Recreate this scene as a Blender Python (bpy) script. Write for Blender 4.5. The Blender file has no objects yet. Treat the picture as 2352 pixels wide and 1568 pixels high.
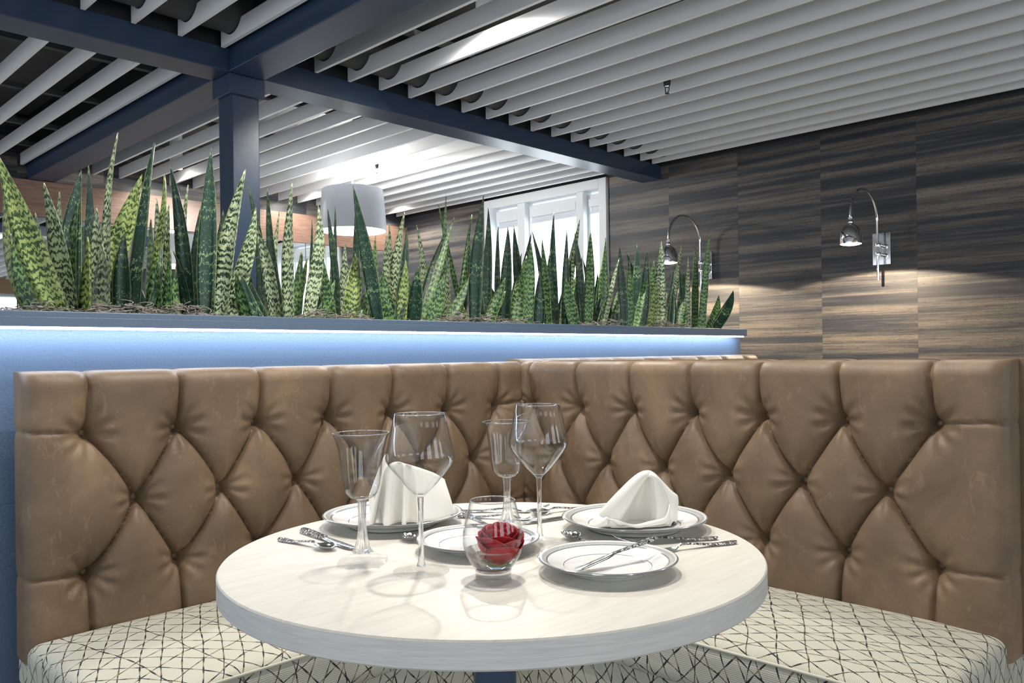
import bpy, bmesh, math, random
import numpy as np
from mathutils import Vector, Matrix

random.seed(11)
rng = np.random.default_rng(5)
SC = bpy.context.scene
COL = SC.collection
PI = math.pi

# ------------------------------------------------------------------ camera
YAW, ROLL, FPX, CY = math.radians(44.5), math.radians(-.75), 1884.0, 813.5
CAM = np.array([0, 0, 1.10])
FW = np.array([math.cos(YAW), math.sin(YAW), 0])
R0 = np.array([math.sin(YAW), -math.cos(YAW), 0])
U0 = np.array([0, 0, 1.0])
RT = math.cos(ROLL) * R0 + math.sin(ROLL) * U0
UP = -math.sin(ROLL) * R0 + math.cos(ROLL) * U0
cd = bpy.data.cameras.new('camera')
cam = bpy.data.objects.new('camera', cd)
COL.objects.link(cam)
cam.matrix_world = Matrix(((RT[0], UP[0], -FW[0], CAM[0]), (RT[1], UP[1], -FW[1], CAM[1]),
                           (RT[2], UP[2], -FW[2], CAM[2]), (0, 0, 0, 1)))
cd.sensor_width = 36
cd.lens = FPX / 2352 * 36
cd.shift_y = (CY - 784) / 2352
cd.clip_start = .02
SC.camera = cam

# ------------------------------------------------------------------ world, exposure
W = bpy.data.worlds.new('room_daylight')
SC.world = W
W.use_nodes = True
W.node_tree.nodes['Background'].inputs[0].default_value = (.86, .93, 1.0, 1)
W.node_tree.nodes['Background'].inputs[1].default_value = .95
SC.view_settings.view_transform = 'Standard'
SC.view_settings.look = 'None'
SC.view_settings.exposure = 0.46
SC.view_settings.gamma = 1
SC.view_settings.use_curve_mapping = False
SC.cycles.use_denoising = True
SC.cycles.max_bounces = 14
SC.cycles.transparent_max_bounces = 24
SC.cycles.sample_clamp_indirect = 6
SC.cycles.blur_glossy = .3


def ray(x, y):
    return FW + RT * (x - 1176) / FPX - UP * (y - CY) / FPX


def onz(x, y, z):
    d = ray(x, y)
    return CAM + d * (z - CAM[2]) / d[2]


def onY(x, y, Y):
    d = ray(x, y)
    return CAM + d * (Y / d[1])


def onX(x, y, X):
    d = ray(x, y)
    return CAM + d * (X / d[0])


# ------------------------------------------------------------------ materials
MATS = {}


class NT:
    def __init__(s, name):
        m = bpy.data.materials.new(name)
        m.use_nodes = True
        s.m = m
        s.t = m.node_tree
        s.b = s.t.nodes['Principled BSDF']
        MATS[name] = m

    def n(s, typ, **kw):
        nd = s.t.nodes.new('ShaderNode' + typ)
        for k, v in kw.items():
            if k.startswith('i_'):
                key = k[2:]
                key = int(key) if key.isdigit() else key.replace('_', ' ')
                s.inp(nd, key, v)
            else:
                setattr(nd, k, v)
        return nd

    def inp(s, nd, key, v):
        if isinstance(v, bpy.types.NodeSocket):
            s.t.links.new(v, nd.inputs[key])
        elif isinstance(v, bpy.types.Node):
            s.t.links.new(v.outputs[0], nd.inputs[key])
        else:
            nd.inputs[key].default_value = v

    def p(s, **kw):
        for k, v in kw.items():
            s.inp(s.b, k.replace('_', ' '), v)

    def math(s, op, a, b=0., clamp=False):
        nd = s.n('Math', operation=op, use_clamp=clamp)
        s.inp(nd, 0, a)
        s.inp(nd, 1, b)
        return nd.outputs[0]

    def mix(s, f, a, b, blend='MIX'):
        nd = s.n('MixRGB', blend_type=blend)
        s.inp(nd, 0, f)
        s.inp(nd, 1, a)
        s.inp(nd, 2, b)
        return nd.outputs[0]

    def ramp(s, f, stops):
        nd = s.n('ValToRGB')
        s.inp(nd, 0, f)
        e = nd.color_ramp.elements
        while len(e) < len(stops):
            e.new(.5)
        for el, (p, c) in zip(e, stops):
            el.position = p
            el.color = c if len(c) == 4 else (*c, 1)
        return nd.outputs[0]

    def coord(s, which='Object', scale=(1, 1, 1), loc=(0, 0, 0), rot=(0, 0, 0)):
        tc = s.n('TexCoord')
        mp = s.n('Mapping')
        s.inp(mp, 0, tc.outputs[which])
        mp.inputs['Scale'].default_value = scale
        mp.inputs['Location'].default_value = loc
        mp.inputs['Rotation'].default_value = rot
        return mp.outputs[0]

    def noise(s, vec, scale, detail=4, rough=.6, dist=0.):
        nd = s.n('TexNoise')
        if vec is not None:
            s.inp(nd, 'Vector', vec)
        nd.inputs['Scale'].default_value = scale
        nd.inputs['Detail'].default_value = detail
        nd.inputs['Roughness'].default_value = rough
        nd.inputs['Distortion'].default_value = dist
        return nd.outputs[0]

    def bump(s, h, strength=.3, dist=.01):
        nd = s.n('Bump')
        nd.inputs['Strength'].default_value = strength
        nd.inputs['Distance'].default_value = dist
        s.inp(nd, 'Height', h)
        s.p(Normal=nd.outputs[0])


def plain(name, col, rough=.5, metal=0., bump=0., bscale=60, var=.0, spec=.5, coat=0.):
    m = NT(name)
    c = (*col, 1)
    if var:
        nz = m.noise(m.coord(), bscale * .12, 4)
        c = m.mix(m.math('MULTIPLY', nz, var * 2, True), (*[v * (1 - var) for v in col], 1),
                  (*[min(1, v * (1 + var)) for v in col], 1))
    m.p(Base_Color=c, Roughness=rough, Metallic=metal)
    m.b.inputs['Specular IOR Level'].default_value = spec
    m.b.inputs['Coat Weight'].default_value = coat
    if bump:
        m.bump(m.noise(m.coord(), bscale, 3), bump, .004)
    return m.m


def emit(name, col, strength):
    m = NT(name)
    m.p(Base_Color=(0.8, .8, .8, 1))
    m.b.inputs['Emission Color'].default_value = (*col, 1)
    m.b.inputs['Emission Strength'].default_value = strength
    return m.m


plain('slat_white', (.88, .895, .92), .55, bump=.08, bscale=90)
plain('navy_gloss', (.032, .06, .115), .33, bump=.10, bscale=30, var=.12)
plain('navy_wall', (.105, .155, .235), .42, bump=.35, bscale=160)
plain('navy_ledge', (.105, .155, .235), .4, bump=.25, bscale=120)
plain('deck_dark', (.085, .09, .092), .8, bump=.5, bscale=40, var=.3)
plain('pipe_dark', (.045, .046, .048), .6)
plain('white_trim', (.80, .84, .87), .4)
plain('floor_carpet', (.40, .40, .40), .7, var=.2)
plain('dark_metal', (.03, .033, .04), .35, metal=.6)
plain('dark_trim', (.02, .021, .024), .5)
plain('black_plastic', (.012, .012, .015), .4)
plain('chrome', (.82, .83, .85), .06, metal=1.)
plain('porcelain_foot', (.8, .8, .79), .2)
plain('shade_white', (.70, .74, .80), .35)
plain('button_leather', (.22, .145, .085), .5)
plain('moss', (.34, .30, .265), .9, var=.5, bscale=400)
plain('soil', (.035, .028, .022), .95, bump=.6, bscale=80)
plain('sepal', (.16, .26, .04), .5)
emit('led_emit', (.74, .85, 1.0), 32)
emit('bulb_emit', (1, .9, .72), 14)
emit('lamp_emit', (1, .93, .82), 9)
emit('down_emit', (1, .96, .9), 12)
emit('window_glow', (.86, .94, 1.0), 3.2)

# leather
m = NT('leather')
v = m.coord()
n1 = m.noise(v, 5, 5, .65, .4)
n2 = m.noise(m.coord(scale=(1, 1, .5), rot=(.3, .5, .2)), 26, 6, .7, 1.2)
c = m.ramp(n1, [(.3, (.128, .086, .054)), (.55, (.185, .124, .075)), (.75, (.255, .168, .098))])
c = m.mix(m.math('MULTIPLY', m.math('GREATER_THAN', n2, .62), .22), c, (.34, .25, .165, 1))
m.p(Base_Color=c, Roughness=m.ramp(n2, [(.3, (.46,) * 3), (.7, (.60,) * 3)]))
m.b.inputs['Specular IOR Level'].default_value = .45
m.bump(m.noise(v, 420, 3), .12, .002)

# booth fabric: ribbed off-white with crossing dashed brush lines (UV in metres)
m = NT('booth_fabric')
uv = m.coord('UV')
sep = m.n('SeparateXYZ')
m.inp(sep, 0, uv)
ux, uy = sep.outputs[0], sep.outputs[1]
wob = m.noise(uv, 4.0, 2, .5)
wob2 = m.noise(m.coord('UV', loc=(3.1, 7.7, 0)), 6.0, 2, .5)
lines = None
dark = None
for (a, sp, wd, amp, wn) in ((66, .040, .034, .014, wob), (-50, .050, .032, .016, wob2), (28, .064, .022, .022, wob2), (-82, .12, .012, .03, wob)):
    ca, sa = math.cos(math.radians(a)), math.sin(math.radians(a))
    t = m.math('ADD', m.math('MULTIPLY', ux, sa / sp), m.math('MULTIPLY', uy, -ca / sp))
    t = m.math('ADD', t, m.math('MULTIPLY', m.math('SUBTRACT', wn, .5), amp / sp * 1.6))
    al = m.math('ADD', m.math('MULTIPLY', ux, ca), m.math('MULTIPLY', uy, sa))
    fr = m.math('ABSOLUTE', m.math('SUBTRACT', m.math('FRACT', t), .5))
    thick = m.math('ADD', wd, m.math('MULTIPLY', m.math('SINE', m.math('MULTIPLY', al, 130)), wd * .35))
    ln = m.math('LESS_THAN', fr, thick)
    dash = m.math('GREATER_THAN', m.math('SINE', m.math('ADD', m.math('MULTIPLY', al, 130), m.math('MULTIPLY', m.math('FLOOR', t), 2.3))), -.2)
    dk = m.math('MULTIPLY', ln, dash)
    lines = ln if lines is None else m.math('MAXIMUM', lines, ln)
    dark = dk if dark is None else m.math('MAXIMUM', dark, dk)
rib = m.math('SINE', m.math('MULTIPLY', uy, 2 * PI / .0042))
base = m.mix(m.math('MULTIPLY', m.math('GREATER_THAN', rib, .3), .55), (.54, .53, .44, 1), (.38, .38, .31, 1))
c = m.mix(lines, base, (.20, .16, .10, 1))
c = m.mix(dark, c, (.018, .020, .026, 1))
m.p(Base_Color=c, Roughness=.85)
m.bump(rib, .25, .001)

# table wood
m = NT('pale_wood')
v = m.coord(scale=(1, 14, 14), rot=(0, 0, .25))
g = m.noise(v, 7, 6, .62, .5)
g2 = m.noise(m.coord(scale=(2, 60, 60), rot=(0, 0, .25)), 6, 4)
c = m.ramp(g, [(.3, (.58, .56, .50)), (.55, (.66, .64, .58)), (.8, (.72, .70, .65))])
c = m.mix(m.math('MULTIPLY', g2, .25), c, (.52, .48, .40, 1))
m.p(Base_Color=c, Roughness=.48)
m.bump(g2, .06, .002)
m = NT('pale_wood_edge')
g = m.noise(m.coord(scale=(3, 3, 50)), 5, 6, .62, .6)
c = m.ramp(g, [(.3, (.58, .57, .54)), (.6, (.70, .69, .66)), (.85, (.76, .75, .72))])
m.p(Base_Color=c, Roughness=.45)

# porcelain with silver bands; radius from object coords, R stored as object scale-free constant
for nm, R in (('porcelain_dinner', .139), ('porcelain_bread', .108)):
    m = NT(nm)
    tc = m.n('TexCoord')
    sp = m.n('SeparateXYZ')
    m.inp(sp, 0, tc.outputs['Object'])
    x, y = sp.outputs[0], sp.outputs[1]
    r = m.math('DIVIDE', m.math('SQRT', m.math('ADD', m.math('MULTIPLY', x, x), m.math('MULTIPLY', y, y))), R)
    th = m.math('ARCTAN2', y, x)
    band = lambda a, b: m.math('MULTIPLY', m.math('GREATER_THAN', r, a), m.math('LESS_THAN', r, b))
    c = (.83, .83, .82, 1)
    pat = m.math('MULTIPLY', m.math('SINE', m.math('MULTIPLY', th, 150)), m.math('SINE', m.math('MULTIPLY', r, 190)))
    pc = m.mix(m.math('GREATER_THAN', pat, -.1), (.34, .35, .35, 1), (.58, .59, .58, 1))
    c = m.mix(band(.885, .955), c, pc)
    sil = m.math('MAXIMUM', m.math('MAXIMUM', band(.868, .888), band(.986, 1.2)), band(.63, .641))
    c = m.mix(sil, c, (.22, .23, .24, 1))
    m.p(Base_Color=c, Roughness=.12, Metallic=m.math('MULTIPLY', sil, .2))
    m.b.inputs['Coat Weight'].default_value = .5

# silver
m = NT('silver')
m.p(Base_Color=(.74, .74, .74, 1), Metallic=1., Roughness=.13)
m = NT('silver_ornate')
vo = m.n('TexVoronoi')
m.inp(vo, 'Vector', m.coord())
vo.inputs['Scale'].default_value = 210
h = m.math('ADD', vo.outputs[0], m.noise(m.coord(), 260, 2))
m.p(Base_Color=m.ramp(vo.outputs[0], [(.0, (.78,) * 3), (.5, (.55,) * 3), (.8, (.12,) * 3)]), Metallic=1., Roughness=.17)
m.bump(h, 1., .006)

# linen
m = NT('linen')
m.p(Base_Color=(.83, .81, .74, 1), Roughness=.8)
m.b.inputs['Subsurface Weight'].default_value = .0
m.bump(m.noise(m.coord(), 900, 2), .1, .001)

# rose
m = NT('rose_petal')
nz = m.noise(m.coord(), 40, 3)
m.p(Base_Color=m.ramp(nz, [(.3, (.28, .001, .008)), (.7, (.46, .002, .014))]), Roughness=.42)
m.b.inputs['Subsurface Radius'].default_value = (.01, .001, .001)

# glass
for nm, ior, k_ in (('clear_glass', 1.46, .30), ('foot_glass', 1.46, .84), ('base_glass', 1.46, .42), ('water', 1.33, .30)):
    m = NT(nm)          # part of the light passes straight, part is refracted
    m.p(Base_Color=(1, 1, 1, 1), Roughness=0., IOR=ior)
    m.b.inputs['Transmission Weight'].default_value = 1
    tr = m.n('BsdfTransparent')
    mx = m.n('MixShader')
    mx.inputs[0].default_value = k_
    m.inp(mx, 1, m.b.outputs[0])
    m.inp(mx, 2, tr)
    m.t.links.new(mx.outputs[0], m.t.nodes['Material Output'].inputs[0])
m = NT('thin_glass')      # thin blown wall: straight-through light plus Fresnel mirror
tr = m.n('BsdfTransparent')
tr.inputs[0].default_value = (.985, .99, .99, 1)
gl = m.n('BsdfGlossy')
gl.inputs['Roughness'].default_value = .0
lw = m.n('LayerWeight')
lw.inputs[0].default_value = .5
fac = m.math('ADD', m.math('MULTIPLY', m.math('POWER', lw.outputs['Facing'], 3.8), .95), .03, True)
tr2 = m.mix(m.math('POWER', lw.outputs['Facing'], 7), (.995, 1, 1, 1), (.36, .40, .45, 1))
m.inp(tr, 0, tr2)
mx = m.n('MixShader')
m.inp(mx, 0, fac)
m.inp(mx, 1, tr)
m.inp(mx, 2, gl)
m.t.links.new(mx.outputs[0], m.t.nodes['Material Output'].inputs[0])
m = NT('mirror_glass')
m.p(Base_Color=(.86, .88, .88, 1), Metallic=1., Roughness=.02)

# wallpaper (per panel offset)
m = NT('wallpaper')
oi = m.n('ObjectInfo')
tc = m.n('TexCoord')
off = m.n('CombineXYZ')
m.inp(off, 1, m.math('MULTIPLY', oi.outputs['Random'], 7.))
m.inp(off, 2, m.math('MULTIPLY', oi.outputs['Random'], 31.))
ad = m.n('VectorMath', operation='ADD')
m.inp(ad, 0, tc.outputs['Object'])
m.inp(ad, 1, off)
def wmap(sc_):
    mp = m.n('Mapping')
    m.inp(mp, 0, ad.outputs[0])
    mp.inputs['Scale'].default_value = sc_
    return mp.outputs[0]
b1 = m.noise(wmap((1, .16, 8.5)), 1.5, 5, .60, .12)
b2 = m.noise(wmap((1, 1.6, 34)), 1.6, 6, .78, .3)
b3 = m.noise(wmap((1, 90, 6)), 1.5, 3, .6)
crk = m.noise(wmap((1, .8, 40)), 1.0, 5, .75)
f = m.math('ADD', m.math('MULTIPLY', b1, .76), m.math('MULTIPLY', b2, .24))
c = m.ramp(f, [(.38, (.014, .019, .030)), (.46, (.032, .037, .050)), (.50, (.080, .078, .080)), (.57, (.170, .150, .132)), (.68, (.26, .22, .185))])
c = m.mix(m.math('MULTIPLY', b3, .35), c, (.05, .045, .045, 1))
c = m.mix(m.math('LESS_THAN', m.math('ABSOLUTE', m.math('SUBTRACT', crk, .5)), .006), c, (.015, .013, .013, 1))
m.p(Base_Color=c, Roughness=.5)
# brown veneer
m = NT('brown_veneer')
g = m.noise(m.coord(scale=(5, 1, 60)), 1.2, 5, .6, .4)
g2 = m.noise(m.coord(scale=(40, 1, 8)), 1.5, 4)
c = m.ramp(g, [(.3, (.15, .085, .06)), (.7, (.27, .175, .135))])
c = m.mix(m.math('MULTIPLY', g2, .35), c, (.11, .065, .05, 1))
m.p(Base_Color=c, Roughness=.3)
# tan room wall
plain('tan_wall', (.55, .38, .22), .7)

# snake plant leaves: u across, v along (UV), banding with chevrons
def leaf_mat(name, darkc, lightc, cov, dens, streak):
    m = NT(name)
    oi = m.n('ObjectInfo')
    tc = m.n('TexCoord')
    sp = m.n('SeparateXYZ')
    m.inp(sp, 0, tc.outputs['UV'])
    u, v = sp.outputs[0], sp.outputs[1]
    rnd = m.math('MULTIPLY', oi.outputs['Random'], 50.)
    cmb = m.n('CombineXYZ')
    m.inp(cmb, 0, m.math('MULTIPLY', u, 2.2))
    m.inp(cmb, 1, m.math('ADD', m.math('MULTIPLY', v, 9.), rnd))
    nz = m.noise(cmb.outputs[0], 3.0, 6, .68)
    cm2 = m.n('CombineXYZ')
    m.inp(cm2, 0, m.math('MULTIPLY', u, 2.4))
    m.inp(cm2, 1, m.math('ADD', m.math('MULTIPLY', v, 45), rnd))
    nz2 = m.noise(cm2.outputs[0], 4.5, 4, .75)
    big = m.noise(None, 1.0, 2)
    cm3 = m.n('CombineXYZ')
    m.inp(cm3, 1, m.math('ADD', m.math('MULTIPLY', v, 5.), rnd))
    big = m.noise(cm3.outputs[0], 2.6, 2)
    # chevron zig-zag
    zig = m.math('MULTIPLY', m.math('ABSOLUTE', m.math('SUBTRACT', m.math('FRACT', m.math('MULTIPLY', u, 1.5)), .5)), .012)
    ph = m.math('ADD', m.math('MULTIPLY', m.math('ADD', v, zig), dens), m.math('MULTIPLY', nz, 22.))
    wv = m.math('ADD', m.math('MULTIPLY', m.math('SINE', ph), .5), .5)
    s = m.math('ADD', m.math('MULTIPLY', wv, .42), m.math('ADD', m.math('MULTIPLY', nz2, .85), m.math('MULTIPLY', big, .60)))
    f = m.ramp(s, [(cov - .035 if cov < .96 else .93, (0, 0, 0)), (min(cov + .03, 1), (1, 1, 1))])
    s2 = m.math('MULTIPLY', s, .6)
    f = m.ramp(s2, [(cov - .02, (0, 0, 0)), (cov + .03, (1, 1, 1))])
    lc = m.mix(nz2, lightc, tuple(min(1, x * 1.35) for x in lightc[:3]) + (1,))
    c = m.mix(f, darkc, lc)
    # mid-rib streak and pale margin
    mid = m.math('LESS_THAN', m.math('ABSOLUTE', m.math('SUBTRACT', m.math('ABSOLUTE', m.math('SUBTRACT', u, .5)), .485)), .015)
    c = m.mix(m.math('MULTIPLY', mid, .8), c, (.36, .42, .16, 1))
    hue = m.math('MULTIPLY', m.math('SUBTRACT', oi.outputs['Random'], .5), .25)
    hs = m.n('HueSaturation')
    m.inp(hs, 'Color', c)
    m.inp(hs, 'Value', m.math('ADD', 1.0, hue))
    m.p(Base_Color=hs.outputs[0], Roughness=.33)
    m.b.inputs['Specular IOR Level'].default_value = .6
    m.bump(nz2, .1, .002)
leaf_mat('leaf_pale', (.020, .055, .030, 1), (.46, .54, .33, 1), .55, 300, 0)
leaf_mat('leaf_dark', (.010, .042, .026, 1), (.24, .36, .18, 1), .695, 230, 0)
leaf_mat('leaf_green', (.014, .058, .024, 1), (.19, .33, .11, 1), .585, 290, 0)
leaf_mat('leaf_lime', (.030, .075, .018, 1), (.33, .42, .13, 1), .545, 300, 0)


# ------------------------------------------------------------------ mesh helpers
def link(o, parent=None):
    COL.objects.link(o)
    if parent is not None:
        o.parent = parent
    return o


def obj(name, V, F, mat, parent=None, smooth=False, uvs=None, origin=None):
    me = bpy.data.meshes.new(name)
    V = [tuple(map(float, v)) for v in V]
    if origin is not None:
        V = [(v[0] - origin[0], v[1] - origin[1], v[2] - origin[2]) for v in V]
    me.from_pydata(V, [], F)
    if uvs is not None:
        ul = me.uv_layers.new(name='UVMap')
        li = np.zeros(len(me.loops), dtype=np.int32)
        me.loops.foreach_get('vertex_index', li)
        ul.data.foreach_set('uv', np.asarray(uvs, dtype=np.float32)[li].ravel())
    if smooth:
        me.polygons.foreach_set('use_smooth', [True] * len(me.polygons))
    mats = mat if isinstance(mat, (list, tuple)) else [mat]
    for k in mats:
        me.materials.append(MATS[k])
    me.update()
    o = bpy.data.objects.new(name, me)
    if origin is not None:
        o.location = origin
    return link(o, parent)


def autosmooth(o, ang=40):
    bm = bmesh.new()
    bm.from_mesh(o.data)
    for f in bm.faces:
        f.smooth = True
    for e in bm.edges:
        if len(e.link_faces) == 2 and e.calc_face_angle(0) > math.radians(ang):
            e.smooth = False
    bm.to_mesh(o.data)
    bm.free()
    return o


def tag(o, label=None, cat=None, group=None, kind=None):
    if label:
        o['label'] = label
    if cat:
        o['category'] = cat
    if group:
        o['group'] = group
    if kind:
        o['kind'] = kind
    return o


def empty(name, loc=(0, 0, 0), rz=0):
    o = bpy.data.objects.new(name, None)
    o.empty_display_size = .05
    o.location = loc
    o.rotation_euler = (0, 0, rz)
    return link(o)


def boxVF(x0, x1, y0, y1, z0, z1):
    V = [(x0, y0, z0), (x1, y0, z0), (x1, y1, z0), (x0, y1, z0), (x0, y0, z1), (x1, y0, z1), (x1, y1, z1), (x0, y1, z1)]
    F = [(0, 3, 2, 1), (4, 5, 6, 7), (0, 1, 5, 4), (1, 2, 6, 5), (2, 3, 7, 6), (3, 0, 4, 7)]
    return V, F


def join(*parts):
    V, F = [], []
    for v, f in parts:
        o = len(V)
        V += list(v)
        F += [tuple(i + o for i in q) for q in f]
    return V, F


def box(name, x0, x1, y0, y1, z0, z1, mat, parent=None, bevel=0., seg=2, local=True):
    c = ((x0 + x1) / 2, (y0 + y1) / 2, (z0 + z1) / 2) if local else None
    V, F = boxVF(x0, x1, y0, y1, z0, z1)
    o = obj(name, V, F, mat, parent, origin=c)
    if bevel:
        bm = bmesh.new()
        bm.from_mesh(o.data)
        bmesh.ops.bevel(bm, geom=bm.edges[:], offset=bevel, segments=seg, affect='EDGES', profile=.5)
        bm.to_mesh(o.data)
        bm.free()
        autosmooth(o, 12)
    return o


def latheVF(prof, n=48, mod=None):
    V, F = [], []
    k = len(prof)
    for i in range(n):
        a = 2 * PI * i / n
        for j, (r, z) in enumerate(prof):
            rr = r * (mod(a, z) if mod else 1)
            V.append((rr * math.cos(a), rr * math.sin(a), z))
    for i in range(n):
        i2 = (i + 1) % n
        for j in range(k - 1):
            F.append((i * k + j, i2 * k + j, i2 * k + j + 1, i * k + j + 1))
    if prof[0][0] > 1e-6:
        F.append(tuple((n - 1 - i) * k for i in range(n)))
    if prof[-1][0] > 1e-6:
        F.append(tuple(i * k + k - 1 for i in range(n)))
    return V, F


def lathe(name, prof, mat, parent=None, loc=(0, 0, 0), n=48, mod=None, ang=50):
    # profiles run bottom -> top on the outside; r=0 ends are pinched
    prof = [(max(r, 1e-7), z) for r, z in prof]
    V, F = latheVF(prof, n, mod)
    o = obj(name, V, F, mat, parent)
    bm = bmesh.new()
    bm.from_mesh(o.data)
    bmesh.ops.remove_doubles(bm, verts=bm.verts[:], dist=1e-6)
    bmesh.ops.recalc_face_normals(bm, faces=bm.faces[:])
    bm.to_mesh(o.data)
    bm.free()
    autosmooth(o, ang)
    o.location = loc
    return o


def spline(pts, n):
    """Catmull-Rom through points"""
    P = [np.array(p, float) for p in pts]
    P = [2 * P[0] - P[1]] + P + [2 * P[-1] - P[-2]]
    out = []
    segs = len(P) - 3
    for i in range(n + 1):
        t = i / n * segs
        k = min(int(t), segs - 1)
        f = t - k
        a, b, c, d = P[k:k + 4]
        out.append(.5 * ((2 * b) + (-a + c) * f + (2 * a - 5 * b + 4 * c - d) * f * f + (-a + 3 * b - 3 * c + d) * f ** 3))
    return out


def tubeVF(pts, rad, n=8, closed=False):
    P = [np.array(p, float) for p in pts]
    V, F = [], []
    up = np.array([.13, .27, .95])
    m_ = len(P)
    for i, p in enumerate(P):
        t = P[min(i + 1, m_ - 1)] - P[max(i - 1, 0)]
        t = t / (np.linalg.norm(t) + 1e-9)
        a = np.cross(t, up)
        if np.linalg.norm(a) < .05:
            a = np.cross(t, np.array([1., 0, 0]))
        a /= np.linalg.norm(a)
        b = np.cross(t, a)
        up = np.cross(a, t)
        r = rad(i / (m_ - 1)) if callable(rad) else rad
        for k in range(n):
            an = 2 * PI * k / n
            V.append(p + r * (math.cos(an) * a + math.sin(an) * b))
    for i in range(m_ - 1):
        for k in range(n):
            k2 = (k + 1) % n
            F.append((i * n + k, i * n + k2, (i + 1) * n + k2, (i + 1) * n + k))
    F.append(tuple(range(n - 1, -1, -1)))
    F.append(tuple((m_ - 1) * n + k for k in range(n)))
    return V, F


def tube(name, pts, rad, mat, parent=None, n=10, ang=50):
    V, F = tubeVF(pts, rad, n)
    o = obj(name, V, F, mat, parent)
    return autosmooth(o, ang)


def spot(name, loc, energy, size, blend, col, parent=None, radius=.03, target=None):
    L = bpy.data.lights.new(name, 'SPOT')
    L.energy = energy
    L.spot_size = math.radians(size)
    L.spot_blend = blend
    L.color = col
    L.shadow_soft_size = radius
    o = link(bpy.data.objects.new(name, L))
    o.location = loc
    if target is not None:
        d = Vector(target) - Vector(loc)
        o.rotation_euler = d.to_track_quat('-Z', 'Y').to_euler()
    if parent is not None:
        o.parent = parent
        o.matrix_parent_inverse = Matrix.Translation(parent.location).inverted()
    return o


def copy_tree(o, parent=None):
    c = o.copy()
    COL.objects.link(c)
    c.parent = parent
    for ch in list(o.children):
        copy_tree(ch, c)
    return c


# ================================================================== STRUCTURE
SLAT_Z0, SLAT_Z1 = 2.601, 2.689
fl = box('floor', -3.2, 5.75, -3.2, 7.25, -.08, 0, 'floor_carpet')
tag(fl, kind='structure')
ceil = box('ceiling', -3.2, 5.75, -3.2, 7.25, 3.0, 3.1, 'deck_dark', local=False)
tag(ceil, kind='structure')

# slats: children of the ceiling, sharing three meshes
TH = .019


def slat_mesh(name, y0, y1, notch):
    pts = [(y0, SLAT_Z0), (y1, SLAT_Z0)]
    if notch:
        yc, zc, r = 3.655, 2.742, .107
        up_ = []
        for i in range(15):
            a = math.radians(-30 - i * (120 / 14))
            y, z = yc + r * math.cos(a), zc + r * math.sin(a)
            if z < SLAT_Z1 and y < y1:
                up_.append((y, z))
        pts += [(y1, min(SLAT_Z1, up_[0][1] + .012))] + up_ + [(up_[-1][0] - .012, SLAT_Z1), (y0, SLAT_Z1)]
    else:
        pts += [(y1, SLAT_Z1), (y0, SLAT_Z1)]
    n = len(pts)
    V = [(-TH / 2, y, z) for y, z in pts] + [(TH / 2, y, z) for y, z in pts]
    F = [tuple(range(n)), tuple(range(2 * n - 1, n - 1, -1))]
    F += [(i, n + i, n + (i + 1) % n, (i + 1) % n) for i in range(n)]
    me = bpy.data.meshes.new(name)
    me.from_pydata(V, [], F)
    me.materials.append(MATS['slat_white'])
    bm = bmesh.new()
    bm.from_mesh(me)
    bmesh.ops.recalc_face_normals(bm, faces=bm.faces[:])
    bm.to_mesh(me)
    bm.free()
    return me


m_near = slat_mesh('slat_near', -3.0, 3.765, True)
m_far = slat_mesh('slat_far', 3.985, 7.075, False)
xs_right = [2.381 + .2083 * k for k in range(15)] + [5.456]
xs_left = [1.864 - .2105 * k for k in range(23)]
for x in xs_right + xs_left:
    for me in (m_near, m_far):
        o = bpy.data.objects.new('slat', me)
        o.location = (x, 0, 0)
        link(o, ceil)
# cross battens above the slats
for y in (4.6, 5.4, 6.2, 6.8, 3.2, 2.2, 1.2, .2, -.8):
    box('batten', -3, 5.59, y - .02, y + .02, SLAT_Z1 + .001, SLAT_Z1 + .03, 'deck_dark', ceil)

# beams and post
def beam(name, label, *b):
    o = box(name, *b, 'navy_gloss', bevel=.004)
    return tag(o, label, 'beam', kind='structure')


beam('ceiling_beam', 'glossy navy beam running from left edge to dark wall', -3.1, 5.598, 3.782, 3.968, 2.5, 2.615)
beam('ceiling_beam', 'navy beam end overhead crossing above the booth table', 1.902, 2.092, -3.0, 3.779, 2.5, 2.64)
beam('ceiling_beam', 'navy beam running back from the post to brown band', 1.905, 2.098, 3.971, 7.09, 2.5, 2.64)
post = empty('support_post', (1.998, 3.878, 0))
tag(post, 'square navy post rising behind the snake plants', 'post', kind='structure')
box('shaft', 1.928 - 1.998, 2.072 - 1.998, 3.806 - 3.878, 3.95 - 3.878, 0, 2.42, 'navy_gloss', post, .004)
box('capital', 1.906 - 1.998, 2.094 - 1.998, 3.784 - 3.878, 3.972 - 3.878, 2.4, 2.498, 'navy_gloss', post, .003)

box('bulkhead', -3.1, 5.59, 3.80, 3.95, 2.6155, 2.999, 'dark_trim', ceil)
box('bulkhead', 1.92, 2.08, -3.0, 3.79, 2.6405, 2.999, 'dark_trim', ceil)
box('bulkhead', 1.92, 2.08, 3.96, 7.08, 2.6405, 2.999, 'dark_trim', ceil)

# duct pipe lying in the notches
V, F = tubeVF([(x, 3.655, 2.744) for x in np.linspace(-3, 5.58, 12)], .104, 20)
tag(autosmooth(obj('ceiling_pipe', V, F, 'pipe_dark')), 'dark round pipe lying in the slat notches by the beam', 'pipe')

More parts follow.
